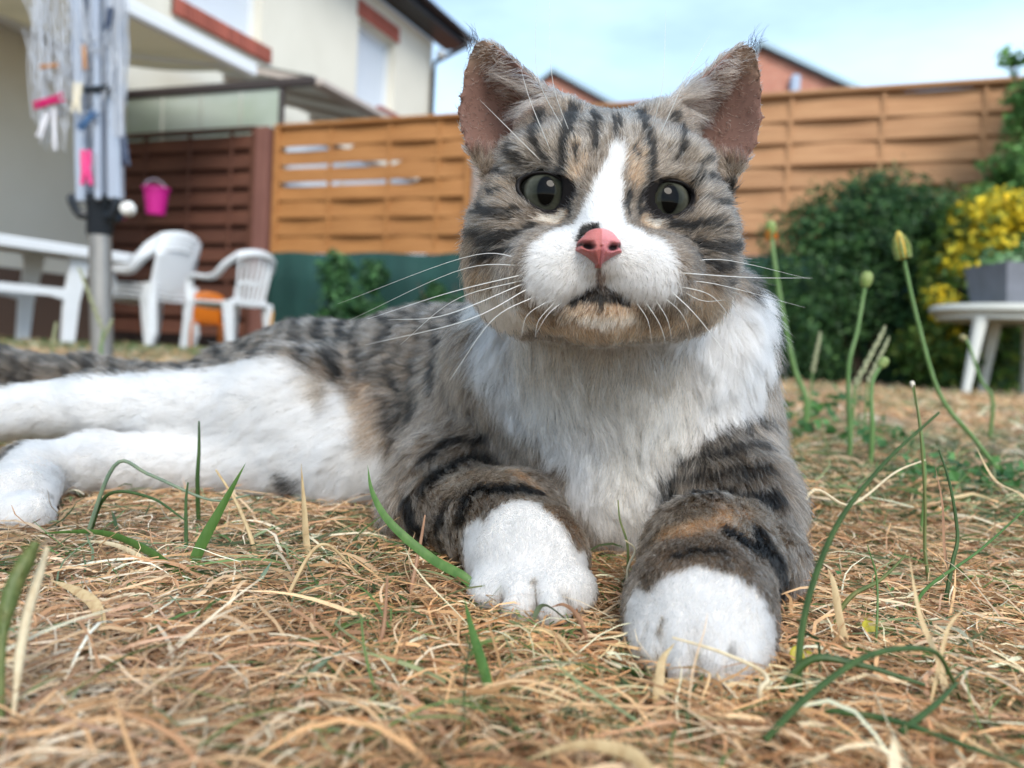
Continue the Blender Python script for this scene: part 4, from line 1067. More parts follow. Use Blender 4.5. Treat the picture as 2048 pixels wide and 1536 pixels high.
    def stem(ctrl, Y, wpx, label, bud, bud_px, bm_, cat='flower'):
        pts = [P(px, py, Y + .004 * i) for i, (px, py) in enumerate(ctrl)]
        gpt = Vector((pts[0].x, pts[0].y, 0));
        if pts[0].z > .004: pts.insert(0, gpt)
        P3 = curve_pts(pts, 24); base = Vector((P3[0].x, P3[0].y, 0)); k = Y / F
        t = empty('wildflower', base, 0, label, cat)
        MB().tube([p - base for p in P3], [wpx * k * .5 * (1.05 - .35 * i / 23) for i in range(24)], 9).build('stem', sm, t, True)
        d = (P3[-1] - P3[-3]).normalized(); c = P3[-1] - base; h, w = bud_px[1] * k, bud_px[0] * k * .5
        prof = {'long': [(0, 0), (.7, .06), (1, .25), (.95, .5), (.72, .75), (.4, .92), (0, 1.0)], 'round': [(0, 0), (.6, .05), (1, .35), (1, .7), (.7, .92), (0, 1)]}[bud]
        MB().lathe([(a * w, b * h) for a, b in prof], c, 12, d).build('bud', bm_, t, True)
        if bud == 'long':
            mb = MB()
            for q in range(9):
                th = q * .7; r0 = w * .8; u = d.orthogonal().normalized(); v = d.cross(u); e = u * math.cos(th) + v * math.sin(th)
                mb.tube([c + d * h * .05 + e * w * .9, c + d * h * .45 + e * w * 1.08, c + d * h * .8 + e * w * .75], [w * .22, w * .2, w * .05], 4)
            mb.build('sepal', gm, t, True)
        return t, P3, base, k
    stem([(2010, 960), (1950, 880), (1880, 790), (1835, 640), (1808, 520)], .62, 10, 'tall green stem with a closed orange tipped bud in front of the dark hedge', 'long', (28, 62), pm)
    stem([(1700, 880), (1697, 740), (1715, 660), (1730, 575)], .70, 10, 'green stem with a round green bud left of the tallest bud', 'round', (24, 34), gm)
    t, P3, base, k = stem([(1612, 800), (1590, 740), (1568, 640), (1550, 530), (1543, 470)], 1.05, 11, 'stem with a small orange flower beside the cat in front of the fence', 'round', (22, 30), gm)
    mb = MB(); c = P3[-1] - base
    for q in range(14): th = q * .449; e = Vector((math.cos(th), .4 * math.sin(th * 2), math.sin(th) * .8)); mb.tube([c + e * 5 * k, c + e * 15 * k], [5 * k, 3 * k], 5, flat=.3)
    mb.build('petal', om, t, True)
    stem([(1745, 860), (1742, 800), (1746, 760), (1760, 735)], .66, 10, 'short stem with a pale green nodding bud beside the round green bud', 'round', (20, 26), gm)
    stem([(1850, 950), (1840, 850), (1826, 775)], .42, 6, 'hair thin stem topped by a tiny white bud', 'round', (9, 14), wm)
    stem([(1985, 800), (1962, 760), (1938, 690), (1932, 680)], 1.0, 7, 'thin plantain stem before the white stool leg', 'round', (12, 18), mat('bud_brown', (.3, .26, .12), .7))
    # seed spikes in the lawn
    spm = mat('seed_spike', (.26, .30, .16), .7, noise=((300, 300, 300), (.42, .40, .25), .4, .65), trans=.2)
    def spike(a, b, Y, w, label, mt=None):
        A, Bp = P(*a, Y), P(*b, Y + .02); base = Vector((A.x, A.y, 0)); k = Y / F; d = (Bp - A)
        t = empty('seed_spike', base, 0, label, 'seed head', 'grass seed heads above the lawn')
        MB().tube([Vector((0, 0, 0)), A - base], [w * k * .12] * 2, 6).build('stem', sm, t, True)
        mb = MB(); n = 26
        for q in range(n):
            s = q / n; c = A - base + d * s; th = q * 2.4; e = Vector((math.cos(th), math.sin(th), 0)) * w * k * .22 * (1 - .6 * s)
            mb.tube([c, c + e + d.normalized() * w * k * .3, c + e * 1.1 + d.normalized() * w * k * .8], [w * k * .1, w * k * .16, w * k * .03], 5)
        mb.build('spikelet', mt or spm, t, True)
    spike((1710, 770), (1768, 660), .8, 22, 'grey green seed spike leaning right behind the round bud')
    spike((1735, 765), (1776, 680), .85, 18, 'darker seed spike just behind the leaning grey green one')
    spike((1625, 745), (1640, 670), 1.1, 16, 'faint seed spike rising between the orange flower and the hedge')
    spike((205, 660), (160, 540), 1.6, 16, 'pale seed spike in front of the metal pole')
    spike((200, 690), (222, 645), 1.6, 14, 'short green spike right of the pole foot')
    spike((105, 690), (112, 650), 2.0, 12, 'small seed spike below the white table')
    spike((540, 660), (545, 628), 2.2, 12, 'small orange seed spike right of the white armchair', mat('seed_orange', (.45, .25, .08), .7))

def leaf_cloud(name, parent, matr, blobs, n, size, aspect=1.8, seed=1, tints=None, shell=.5, gaps=.45, ns=5.0, droop=.2):
    """leaf faces through the crown's volume; blobs are (centre, radii)"""
    r = np.random.default_rng(seed); vol = np.array([b[1][0] * b[1][1] * b[1][2] for b in blobs]) ** .8; vol /= vol.sum()
    bi = r.choice(len(blobs), n, p=vol); C = np.array([b[0] for b in blobs])[bi]; R = np.array([b[1] for b in blobs])[bi]
    d = unit(r.normal(size=(n, 3))); rad = (shell + (1 - shell) * r.random(n)) ** .5
    p = C + d * R * rad[:, None] * (1 + .22 * (vnoise(C + d * R, ns, seed + 3) - .5)[:, None] * 2)
    keep = (vnoise(p, ns * 1.3, seed) > gaps * rad) & (p[:, 2] > .01); p, d = p[keep], d[keep]; n = len(p)
    nrm = unit(d + r.normal(size=(n, 3)) * .8 + np.array((0, -.2, .5))); ax = unit(np.cross(nrm, r.normal(size=(n, 3)))); ax[:, 2] -= droop; ax = unit(ax); bx = unit(np.cross(nrm, ax))
    s = size * (.6 + .8 * r.random(n))[:, None]; h = s * aspect
    v = np.stack([p - ax * h * .5, p + bx * s * .5 + nrm * s * .12, p + ax * h * .5, p - bx * s * .5 + nrm * s * .12], 1).reshape(-1, 3)
    f = np.arange(n * 4).reshape(n, 4)
    me = from_np(name, v, f, False)
    T = np.array(tints)[r.integers(0, len(tints), n)] * (.6 + .8 * r.random((n, 1))) * (.65 + .7 * vnoise(p, ns * 1.8, seed + 9))[:, None]
    a = me.color_attributes.new('tint', 'FLOAT_COLOR', 'POINT'); a.data.foreach_set('color', np.concatenate([np.repeat(T, 4, 0), np.ones((n * 4, 1))], 1).astype(np.float32).ravel())
    return link(name, me, matr, parent)

def branches(parent, matr, spots, rad=.012, seed=3, name='stem'):
    r = random.Random(seed); mb = MB()
    for a, b in spots:
        a, b = Vector(a), Vector(b); m = (a + b) / 2 + Vector((r.uniform(-.06, .06), r.uniform(-.06, .06), 0))
        mb.tube(curve_pts([a, m, b], 7), [rad * (1 - .7 * i / 6) for i in range(7)], 6)
    return mb.build(name, matr, parent, True)

def build_plants():
    lm = mat('leaf', (.1, .2, .05), .5, vcol='tint', trans=.35, spec=.3); bk = mat('twig', (.10, .07, .045), .85)
    # clipped dark hedge shrub
    c = P(1750, 740, 4.9); bx = lambda px, Y: (px - 1024) / F * Y
    t = empty('hedge_shrub', (bx(1722, 4.9), 4.9, 0), 0, 'big rounded dark green shrub in front of the right fence', 'shrub')
    bl = [((-.34, 0, .66), (.44, .42, .64)), ((.05, 0, 1.05), (.55, .40, .40)), ((.20, .02, .70), (.48, .45, .66)), ((.0, 0, .98), (.50, .40, .40)), ((-.40, -.05, .35), (.32, .36, .40)), ((.42, 0, .40), (.34, .40, .45)), ((.30, .0, 1.05), (.32, .36, .34))]
    leaf_cloud('foliage', t, lm, bl, 46000, .019, 2.0, 5, [(.035, .095, .030), (.050, .125, .040), (.025, .070, .028), (.085, .18, .055)], .25, .42, 9)
    branches(t, bk, [((0, 0, 0), (q * .3, 0, .8)) for q in (-1, -.4, .3, 1)], .03)
    # tall pale shrub at the right edge
    t = empty('tall_shrub', (bx(2040, 5.0), 5.0, 0), 0, 'tall light green shrub with loose twigs against the sky at the right edge', 'shrub')
    bl = [((.15, 0, 1.25), (.42, .35, .50)), ((-.12, 0, 1.50), (.26, .3, .25)), ((.2, .05, 1.85), (.33, .3, .42)), ((-.1, 0, 1.95), (.18, .2, .26)), ((.2, 0, 2.25), (.22, .2, .28)), ((-.32, .0, 1.25), (.25, .28, .18)), ((-.22, 0, 2.22), (.10, .1, .12)), ((-.04, 0, 2.42), (.08, .1, .12))]
    leaf_cloud('foliage', t, lm, bl, 24000, .027, 1.9, 8, [(.10, .23, .06), (.14, .30, .08), (.07, .17, .05), (.18, .34, .10)], .0, .78, 13)
    branches(t, bk, [((0, 0, 0), (.1, 0, 1.9)), ((.05, 0, .5), (-.3, 0, 1.4)), ((.05, 0, .9), (.3, 0, 2.3)), ((.0, 0, 1.3), (-.24, 0, 2.25)), ((.1, 0, 1.4), (-.04, 0, 2.45))], .018, 4)
    # yellow leaved shrub behind the stool
    t = empty('golden_shrub', (bx(1975, 4.35), 4.35, 0), 0, 'shrub with bright yellow leaves behind the grey planter', 'shrub')
    yl = [(.80, .60, .03), (.74, .58, .04), (.58, .52, .05)]
    bl = [((-.02, 0, 1.06), (.25, .25, .13)), ((.2, 0, 1.0), (.25, .25, .18)), ((-.25, 0, .78), (.10, .15, .14)), ((-.12, 0, .88), (.16, .2, .12)), ((.05, 0, .82), (.22, .22, .14)), ((-.33, -.02, .52), (.12, .15, .12)), ((-.28, -.05, .32), (.12, .12, .10))]
    leaf_cloud('yellow_foliage', t, lm, bl, 5200, .024, 1.6, 12, yl, .1, .58, 13)
    leaf_cloud('foliage', t, lm, [((.0, .08, .6), (.42, .25, .62)), ((-.15, .02, .25), (.40, .3, .28))], 8000, .028, 1.7, 13, [(.06, .13, .03), (.10, .20, .04), (.16, .22, .04)], .3, .40, 9)
    branches(t, bk, [((0, 0, 0), (.1, 0, .9)), ((0, 0, 0), (-.25, 0, .7)), ((0, 0, 0), (.3, 0, .9))], .014, 6)
    # weeds before the green screen
    for px, Y, blobs, n, lab in ((690, 6.5, [((0, 0, .42), (.34, .2, .26)), ((-.12, 0, .75), (.18, .15, .22)), ((.22, 0, .72), (.14, .15, .16)), ((0, 0, .2), (.4, .2, .2))], 3800, 'leafy green weed in front of the green screen left of the cat'),
                                 ((880), 6.1, [((0, 0, .36), (.3, .2, .22)), ((.1, 0, .15), (.34, .2, .16)), ((-.1, 0, .58), (.1, .1, .1))], 2600, 'low green bush behind the cat shoulder')):
        t = empty('weed_bush', (bx(px, Y), Y, 0), 0, lab, 'bush')
        leaf_cloud('foliage', t, lm, blobs, int(n * 2.4), .027, 2.4, int(px), [(.05, .14, .05), (.08, .20, .07), (.035, .10, .045)], .0, .62, 10)
        branches(t, bk, [((q * .06, 0, 0), (q * .22, 0, .65)) for q in (-1, -.3, .4, 1)], .010, int(px), 'stem')
    # green herb clumps in the lawn at the right
    hm = mat('herb_leaf', (.06, .16, .04), .5, vcol='tint', trans=.35)
    for i, (px, py, n, s, lab) in enumerate(((1610, 850, 90, .010, 'green herb tuft with upright stems just right of the cat'), (1900, 985, 160, .0085, 'patch of small dark clover leaves in the dry lawn at right'), (1990, 990, 120, .0085, 'second clover patch at the right edge'),
                                             (1700, 1330, 34, .0070, 'few clover leaves between the straw and the arching stalk'), (1735, 1215, 16, .0048, 'small dark leaf sprig beside the yellow leaf'), (1700, 900, 70, .010, 'low green leaves around the foot of the round bud'))):
        g = G(px, py); t = empty('clover_patch', g, 0, lab, 'clover'); r = np.random.default_rng(50 + i)
        y = g.y; sc = .10 * y
        bl = [((0, 0, .006 * y / .3), (sc * 1.2, sc, .010 * y / .3))]
        leaf_cloud('leaves', t, hm, bl, int(n * 1.2), s * y / .5 * .7, 1.1, 70 + i, [(.04, .13, .035), (.07, .19, .05), (.10, .24, .07)], .05, .2, 20, 0)
    ym = mat('yellow_leaf', (.55, .48, .04), .5, noise=((300, 300, 300), (.38, .30, .03), .4, .7), trans=.3)
    for px, py, w, h, lab, rz in ((1742, 1270, 38, 34, 'folded yellow leaf lying right of the arching stalk', .2), (1592, 1330, 30, 46, 'curled yellow leaf standing by the foot of the arching stalk', -.5), (1622, 1320, 22, 22, 'small yellow leaf tip beside the curled yellow leaf', .8)):
        g = G(px, py); k = g.y / F; n = 7; vs, fs = [], []
        for i in range(n):
            for j in range(n):
                u, v = i / (n - 1) * 2 - 1, j / (n - 1)
                ww = w * k * .5 * (math.sin(min(1, v * 1.15 + .08) * math.pi) ** .5 if v < .87 else .35)
                vs.append(Vector((u * ww, -.25 * abs(u) * ww + .3 * h * k * v, v * h * k * .92 + .12 * h * k * u * u)))
        for th in (0, 1):
            pass
        for i in range(n - 1):
            for j in range(n - 1): a = i * n + j; fs.append((a, a + 1, a + n + 1, a + n))
        o = MB().add(vs, fs).build('fallen_leaf', ym, None, True); o.location = g; o.rotation_euler = (-.35, 0, rz); o.modifiers.new('thickness', 'SOLIDIFY').thickness = .00025
        tag(o, lab, 'leaf')
# ================================================================== house, fences, furniture
HO = Vector((.457 * 5 - 8.3, 5, 0)); HTH = math.atan2(1, .457); HN = Vector((math.sin(HTH), -math.cos(HTH), 0)); HU = Vector((math.cos(HTH), math.sin(HTH), 0))
def H(px, py, off=0.0):
    """facade coordinates (along, height) of the photo pixel, on the plane OFF metres in front of the wall"""
    d = ray(px, py); t = (HO + HN * off - CAM).dot(HN) / d.dot(HN); q = CAM + d * t
    return (q - HO).dot(HU), q.z
def build_house():
    t = empty('house', HO, HTH, 'cream rendered house with brick window sills and a black eave at upper left', 'house')
    wallm = mat('cream_render', (.70, .68, .60), .9, noise=((1.2, 1.2, .8), (.64, .62, .54), .4, .75), bump=((60, 60, 60), .15), spec=.2)
    brk = mat('brick_red', (.36, .10, .07), .85, noise=((30, 30, 30), (.26, .08, .06), .4, .7), bump=((120, 120, 120), .3), obj_random=.18)
    joint = mat('mortar', (.40, .36, .32), .9); frm = mat('window_white', (.70, .74, .78), .45)
    shut = mat('shutter_white', (.66, .72, .80), .5); blk = mat('black_paint', (.018, .018, .022), .45); tile = mat('roof_tile', (.09, .05, .045), .8, obj_random=.2)
    L = H(856, 300)[0]; Ht = H(869, 91)[1] + .05
    w1r = H(524, 50)[0]; w1z = H(524, 92)[1]; w1l = w1r - 1.35
    w2l, w2r = H(713, 150)[0], H(790, 150)[0]; w2t = H(790, 84)[1]; w2b = H(790, 250)[1]
    op = [(w1l, w1r, w1z, w1z + 1.45), (w2l, w2r, w2b, w2t)]
    xs = sorted({-6.0, 0, L, *[o[0] for o in op], *[o[1] for o in op]}); zs = sorted({0, Ht, *[o[2] for o in op], *[o[3] for o in op]})
    mb = MB()
    for a, b in zip(xs, xs[1:]):
        for c, d in zip(zs, zs[1:]):
            if any(o[0] <= (a + b) / 2 <= o[1] and o[2] <= (c + d) / 2 <= o[3] for o in op): continue
            mb.box(((a + b) / 2, .16, (c + d) / 2), (b - a, .32, d - c))
    mb.box((L - .16, 4.3, Ht / 2), (.32, 7.95, Ht)); mb.prism([(.32, Ht), (7.9, Ht), (4.1, Ht + 2.6)], 0, .3, Matrix(((0, 1, 0), (1, 0, 0), (0, 0, 1))), (L - .3, .2, 0))
    mb.build('wall', wallm, t)
    for i, (a, b, c, d) in enumerate(op):
        fr = MB()
        for s in (0, 1):
            fr.box((a + .035 if not s else b - .035, .19, (c + d) / 2), (.07, .06, d - c)); fr.box(((a + b) / 2, .19, c + .035 if not s else d - .035), (b - a - .144, .056, .07))
        w = fr.build('window', frm, t)
        sl = MB(); n = int((d - c - .15) / .05)
        for q in range(n): sl.box(((a + b) / 2, .215, c + .075 + (q + .5) * (d - c - .15) / n), (b - a - .15, .022, (d - c - .15) / n * .93), bev=.004)
        sl.box(((a + b) / 2, .235, (c + d) / 2), (b - a - .15, .012, d - c - .15))
        sh = sl.build('roller_shutter', shut, w)
        # brick sill or lintel, one brick each
        def course(x0, x1, z0, z1, y0, y1, name, par):
            base = MB().box(((x0 + x1) / 2, (y0 + y1) / 2 + .01, (z0 + z1) / 2), (x1 - x0 - .01, y1 - y0 - .012, z1 - z0 - .012)).build(name, joint, par)
            m = max(3, round((x1 - x0) / .075)); bw = (x1 - x0) / m
            me = MB().box((0, 0, 0), (bw - .010, y1 - y0, z1 - z0), bev=.004).mesh('brick'); me.materials.append(brk)
            for q in range(m): link('brick', me, None, base, ((x0 + (q + .5) * bw), (y0 + y1) / 2, (z0 + z1) / 2 + random.uniform(-.002, .002)))
        course(a - .12, b + .14, c - .20, c - .003, -.07, .12, 'window_sill', t)
        course(a - .05, b + .05, d + .003, d + .26, -.035, .10, 'lintel', t)
    # eave: soffit, fascia, gutter, tiles
    MB().box((L / 2 - 2.8, -.22, Ht + .04), (L + 6.6, .46, .05)).build('soffit', blk, t)
    MB().box((L / 2 - 2.8, -.465, Ht + .10), (L + 6.6, .03, .20)).build('fascia', blk, t)
    g = [(.07 * math.cos(a), .07 * math.sin(a)) for a in np.linspace(math.pi, 2 * math.pi, 9)] + [(.062 * math.cos(a), .062 * math.sin(a)) for a in np.linspace(2 * math.pi, math.pi, 9)]
    MB().prism(g, -6.2, L + .52, Matrix(((0, 1, 0), (1, 0, 0), (0, 0, 1))), (0, -.555, Ht + .17)).build('gutter', blk, t)
    slope = MB(); me = MB().box((0, 0, 0), (.29, .36, .022), bev=.006).mesh('roof_tile'); me.materials.append(tile)
    rf = MB().prism([(-.5, Ht + .16), (4.2, Ht + 2.85), (4.2, Ht + 2.78), (-.5, Ht + .07)], -6.2, L + .35, Matrix(((0, 1, 0), (1, 0, 0), (0, 0, 1)))).build('roof', blk, t)
    ang = math.atan2(2.69, 4.7)
    for q in range(22):
        for k in range(3):
            o = link('roof_tile', me, None, rf, (L + .2 - q * .30, -.36 + k * .27 * math.cos(ang), Ht + .265 + k * .27 * math.sin(ang) + .004 * k)); o.rotation_euler = (ang, 0, 0)
    dp = MB().tube([(L + .36, -.555, Ht + .10), (L + .34, -.52, Ht - .02), (L - .05, -.09, Ht - .42), (L - .05, -.075, Ht - .6)], .042, 10)
    dp.tube([(L - .05, -.075, Ht - .6), (L - .05, -.075, .1)], .045, 10)
    dpo = dp.build('downpipe', blk, t, True)
    MB().lathe([(.05, 0), (.085, .03), (.085, .10), (.05, .13)], (L - .02, -.20, Ht - .34), 14).build('wall_lamp', mat('lamp_glass', (.75, .78, .8), .2), t, True)
    MB().box((L / 2 - 3, -.012, .35), (L + 5.5, .02, .7)).build('dark_wall_base', mat('wall_base_brown', (.10, .065, .05), .9), t)  # brown strip along the wall foot, shade under the table put into its colour
    return t, L, Ht

def build_awning():
    fab = mat('awning_fabric', (.68, .64, .52), .85, trans=.42, noise=((2, .2, .2), (.56, .53, .43), .45, .7)); wh = mat('awning_bar', (.74, .78, .82), .4)
    far_top = P(495, 139, 7.33); O = HO; loc = lambda p: ((p - O).dot(HU), -(p - O).dot(HN), p.z)
    X1, Yo, Zo = loc(far_top); Zw = Zo + .30; X0 = X1 - 5.6
    t = empty('awning', HO, HTH, 'cream fabric awning with a white front bar spread over the terrace', 'awning')
    vs, fs = [], []; n, m = 24, 8
    for i in range(n + 1):
        for j in range(m + 1):
            s = j / m; vs.append((X0 + (X1 - X0) * i / n, Yo * s - .02, Zw + (Zo - Zw) * s - .05 * math.sin(s * math.pi) + .006 * math.sin(i * 1.7)))
    for i in range(n):
        for j in range(m): a = i * (m + 1) + j; fs.append((a, a + 1, a + m + 2, a + m + 1))
    o = MB().add(vs, fs).build('canopy', fab, t, True); o.modifiers.new('thickness', 'SOLIDIFY').thickness = .003
    MB().box(((X0 + X1) / 2, Yo - .05, Zo - .01), (X1 - X0 + .1, .08, .13), bev=.02).build('front_bar', wh, t)
    MB().box(((X0 + X1) / 2, -.10, Zw + .02), (X1 - X0 + .1, .18, .20), bev=.03).build('cassette', wh, t)
    for x in (X0 + .5, X1 - .25):
        MB().tube([(x, -.1, Zw - .08), (x - .5, Yo * .5, (Zw + Zo) / 2 - .16), (x, Yo, Zo - .06)], .022, 8).build('arm', wh, t, True)

def build_veranda():
    B = P(625, 162, 7.62); Cc = P(790, 247, 8.95); u = Vector((Cc.x - B.x, Cc.y - B.y, 0)); u.normalize(); nrm = Vector((u.y, -u.x, 0))
    A = P(252, 166, 8.35); zt = B.z
    dk = mat('dark_frame', (.045, .035, .035), .5); fr = mat('frosted_panel', (.62, .70, .66), .35, trans=.3, noise=((1.2, 1.2, 2.0), (.50, .60, .50), .35, .7)); lt = mat('pale_beam', (.46, .40, .36), .7); wh = mat('white_glazing', (.66, .74, .82), .25)
    rd = mat('red_flashing', (.30, .10, .09), .7)
    t = empty('veranda', (B.x, B.y, 0), 0, 'lean-to veranda with a dark frame and frosted panels behind the fence', 'veranda'); q = lambda v: v - Vector((B.x, B.y, 0))
    A2 = Vector((A.x, A.y, zt)); B2 = Vector((B.x, B.y, zt)); ab = (B2 - A2); Lab = ab.length; abd = ab.normalized(); off = Vector((0, 0, 0))
    def bar(name, a, b, w, h, m):
        a, b = q(a), q(b); d = (b - a); R = Vector((1, 0, 0)).rotation_difference(d.normalized()).to_matrix()
        if abs(d.normalized().z) < .3: R = Matrix((d.normalized(), Vector((0, 0, 1)).cross(d).normalized(), d.normalized().cross(Vector((0, 0, 1)).cross(d).normalized()))).transposed()
        MB().box((a + b) / 2, (d.length, w, h), R, bev=.006).build(name, m, t)
    bar('top_beam', A2, B2 + abd * .03, .06, .085, dk)
    pst = P(563, 200, 7.72); pst = A2 + abd * ((Vector((pst.x, pst.y, 0)) - Vector((A2.x, A2.y, 0))).dot(abd))
    zb = .9; npn = 4; Lp = (pst - A2).length
    for k in range(npn):
        a = A2 + abd * (Lp * k / npn + .012); b = A2 + abd * (Lp * (k + 1) / npn - .012); a, b = q(a), q(b)
        mb = MB(); mb.add([Vector((a.x, a.y, zb)), Vector((b.x, b.y, zb)), Vector((b.x, b.y, zt - .05)), Vector((a.x, a.y, zt - .05))], [(0, 1, 2, 3)])
        o = mb.build('frosted_panel', fr, t); o.modifiers.new('thickness', 'SOLIDIFY').thickness = .01
    bar('post', Vector((pst.x, pst.y, 0)), Vector((pst.x, pst.y, zt - .05)), .05, .05, dk)
    # side glazing beyond the post and the long eave towards the back
    C2 = B2 + u * 3.2
    bar('eave_beam', B2 + u * .02, C2, .07, .10, lt); bar('flashing', B2 + u * 1.1 + nrm * .02 + Vector((0, 0, .085)), C2 + nrm * .02 + Vector((0, 0, .085)), .07, .05, rd)
    bar('gutter', B2 + nrm * .09 + Vector((0, 0, -.02)), C2 + nrm * .09 + Vector((0, 0, -.02)), .08, .06, lt)
    for k in range(3):
        a = B2 + u * (.05 + k * .95) - nrm * .35; a.z = 0; b = a + u * .9
        p0, p1 = q(a), q(b); mb = MB(); mb.add([Vector((p0.x, p0.y, .8)), Vector((p1.x, p1.y, .8)), Vector((p1.x, p1.y, zt - .45)), Vector((p0.x, p0.y, zt - .45))], [(0, 1, 2, 3)])
        o = mb.build('glass_pane', wh, t); o.modifiers.new('thickness', 'SOLIDIFY').thickness = .01
        bar('glazing_rail', Vector((a.x, a.y, zt - .42)), Vector((b.x, b.y, zt - .42)) + u * .05, .05, .06, dk if k == 0 else lt)
    rise = Vector((0, 0, .55)); back = -nrm * 2.1
    for k in range(5):
        a = B2 + u * (.03 + k * .78); bar('rafter', a + Vector((0, 0, -.01)), a + back + rise, .05, .07, lt)
    p = [q(B2 + Vector((0, 0, .06))), q(C2 + Vector((0, 0, .06))), q(C2 + back + rise + Vector((0, 0, .06))), q(B2 + back + rise + Vector((0, 0, .06)))]
    o = MB().add(p, [(0, 1, 2, 3)]).build('roof_sheet', mat('roof_sheet', (.55, .54, .50), .5, trans=.4), t); o.modifiers.new('thickness', 'SOLIDIFY').thickness = .012

# ---- fence line: y = 6.63 - .345 x
def FX(px):
    k = (px - 1024) / F; return k * 6.63 / (1 + .345 * k)
FA = math.atan2(-.345, 1)
def FP(x): return Vector((x, 6.63 - .345 * x, 0))
def woven_panel(x0, x1, z0, z1, rows, wood, battens, label, name='wooden_fence', open_rows={}, seed=1, depth=.012, back=False):
    r = random.Random(seed); a, b = FP(x0), FP(x1); Lp = (b - a).length
    t = empty(name, (a.x, a.y, 0), FA, label, 'fence', 'woven wooden panels of the garden fence')
    pitch = (z1 - z0) / rows; bays = [0] + [Lp * s for s in battens] + [Lp]
    def board(ph, h, notch=0.0):
        n = 40; vs, fs = [], []
        for i in range(n + 1):
            x = Lp * min(i, n) / n; k = sum(1 for q in bays[1:-1] if x > q); s0, s1 = bays[k], bays[k + 1]
            y = depth * math.sin(math.pi * (x - s0) / (s1 - s0)) * (1 if (k + ph) % 2 else -1)
            tp = h / 2 - (.046 * float(sstep(0.03, 0.035, i / n) * (1 - sstep(notch, notch + .02, i / n))) if notch else 0)
            for z, dy in ((-h / 2, -.020), (-h / 2 + h * .12, -.017), (0, -.004), (tp, .014)): vs.append((x, y + dy, z))
            for z, dy in ((tp, .024), (-h / 2, -.006)): vs.append((x, y + dy, z))
        for i in range(n):
            for k in range(6): fs.append((i * 6 + k, i * 6 + (k + 1) % 6, i * 6 + 6 + (k + 1) % 6, i * 6 + 6 + k))
        fs += [(5, 4, 3, 2, 1, 0), tuple(n * 6 + k for k in range(6))]
        m = MB().add(vs, fs).mesh('board'); m.materials.append(wood); return m
    M_ = {(ph, op): board(ph, pitch * (.74 if back else 1.07), op) for ph in (0, 1) for op in {0, *open_rows.values()}}
    for k in range(rows):
        z = z1 - pitch * (k + .5); op = open_rows.get(k, 0)
        o = link('board', M_[(k % 2, op)], None, t, (0, r.uniform(-.004, .004), z)); o.rotation_euler = (r.uniform(-.02, .02), r.uniform(-.002, .002), 0)
    if back:
        bmesh_ = MB().box((0, 0, 0), (Lp - .02, .012, pitch * .85), bev=.003).mesh('back_board'); bmesh_.materials.append(wood)
        for k in range(rows - 1): link('back_board', bmesh_, None, t, (Lp / 2, .062, z1 - pitch * (k + 1)))
    fm = MB().box((0, 0, 0), (.06, .075, z1 - z0 + .02), bev=.005).mesh('side_rail'); fm.materials.append(wood)
    for x in (.03, Lp - .03): link('side_rail', fm, None, t, (x, 0, (z0 + z1) / 2))
    tm = MB().box((0, 0, 0), (Lp, .09, .035), bev=.005).mesh('top_rail'); tm.materials.append(wood)
    link('top_rail', tm, None, t, (Lp / 2, 0, z1 + .028))
    bmm = MB().box((0, 0, 0), (.035, .030, z1 - z0), bev=.004).mesh('batten'); bmm.materials.append(wood)
    for s in battens: link('batten', bmm, None, t, (Lp * s, -.005, (z0 + z1) / 2))
    return t
def post(px, w, h, m, label, zz=0.0):
    p = FP(FX(px)); o = MB().box((0, 0, h / 2), (w, w, h), bev=.008).build('fence_post', m); o.location = p + Vector((0, -.02, zz)); o.rotation_euler = (0, 0, FA); tag(o, label, 'post')

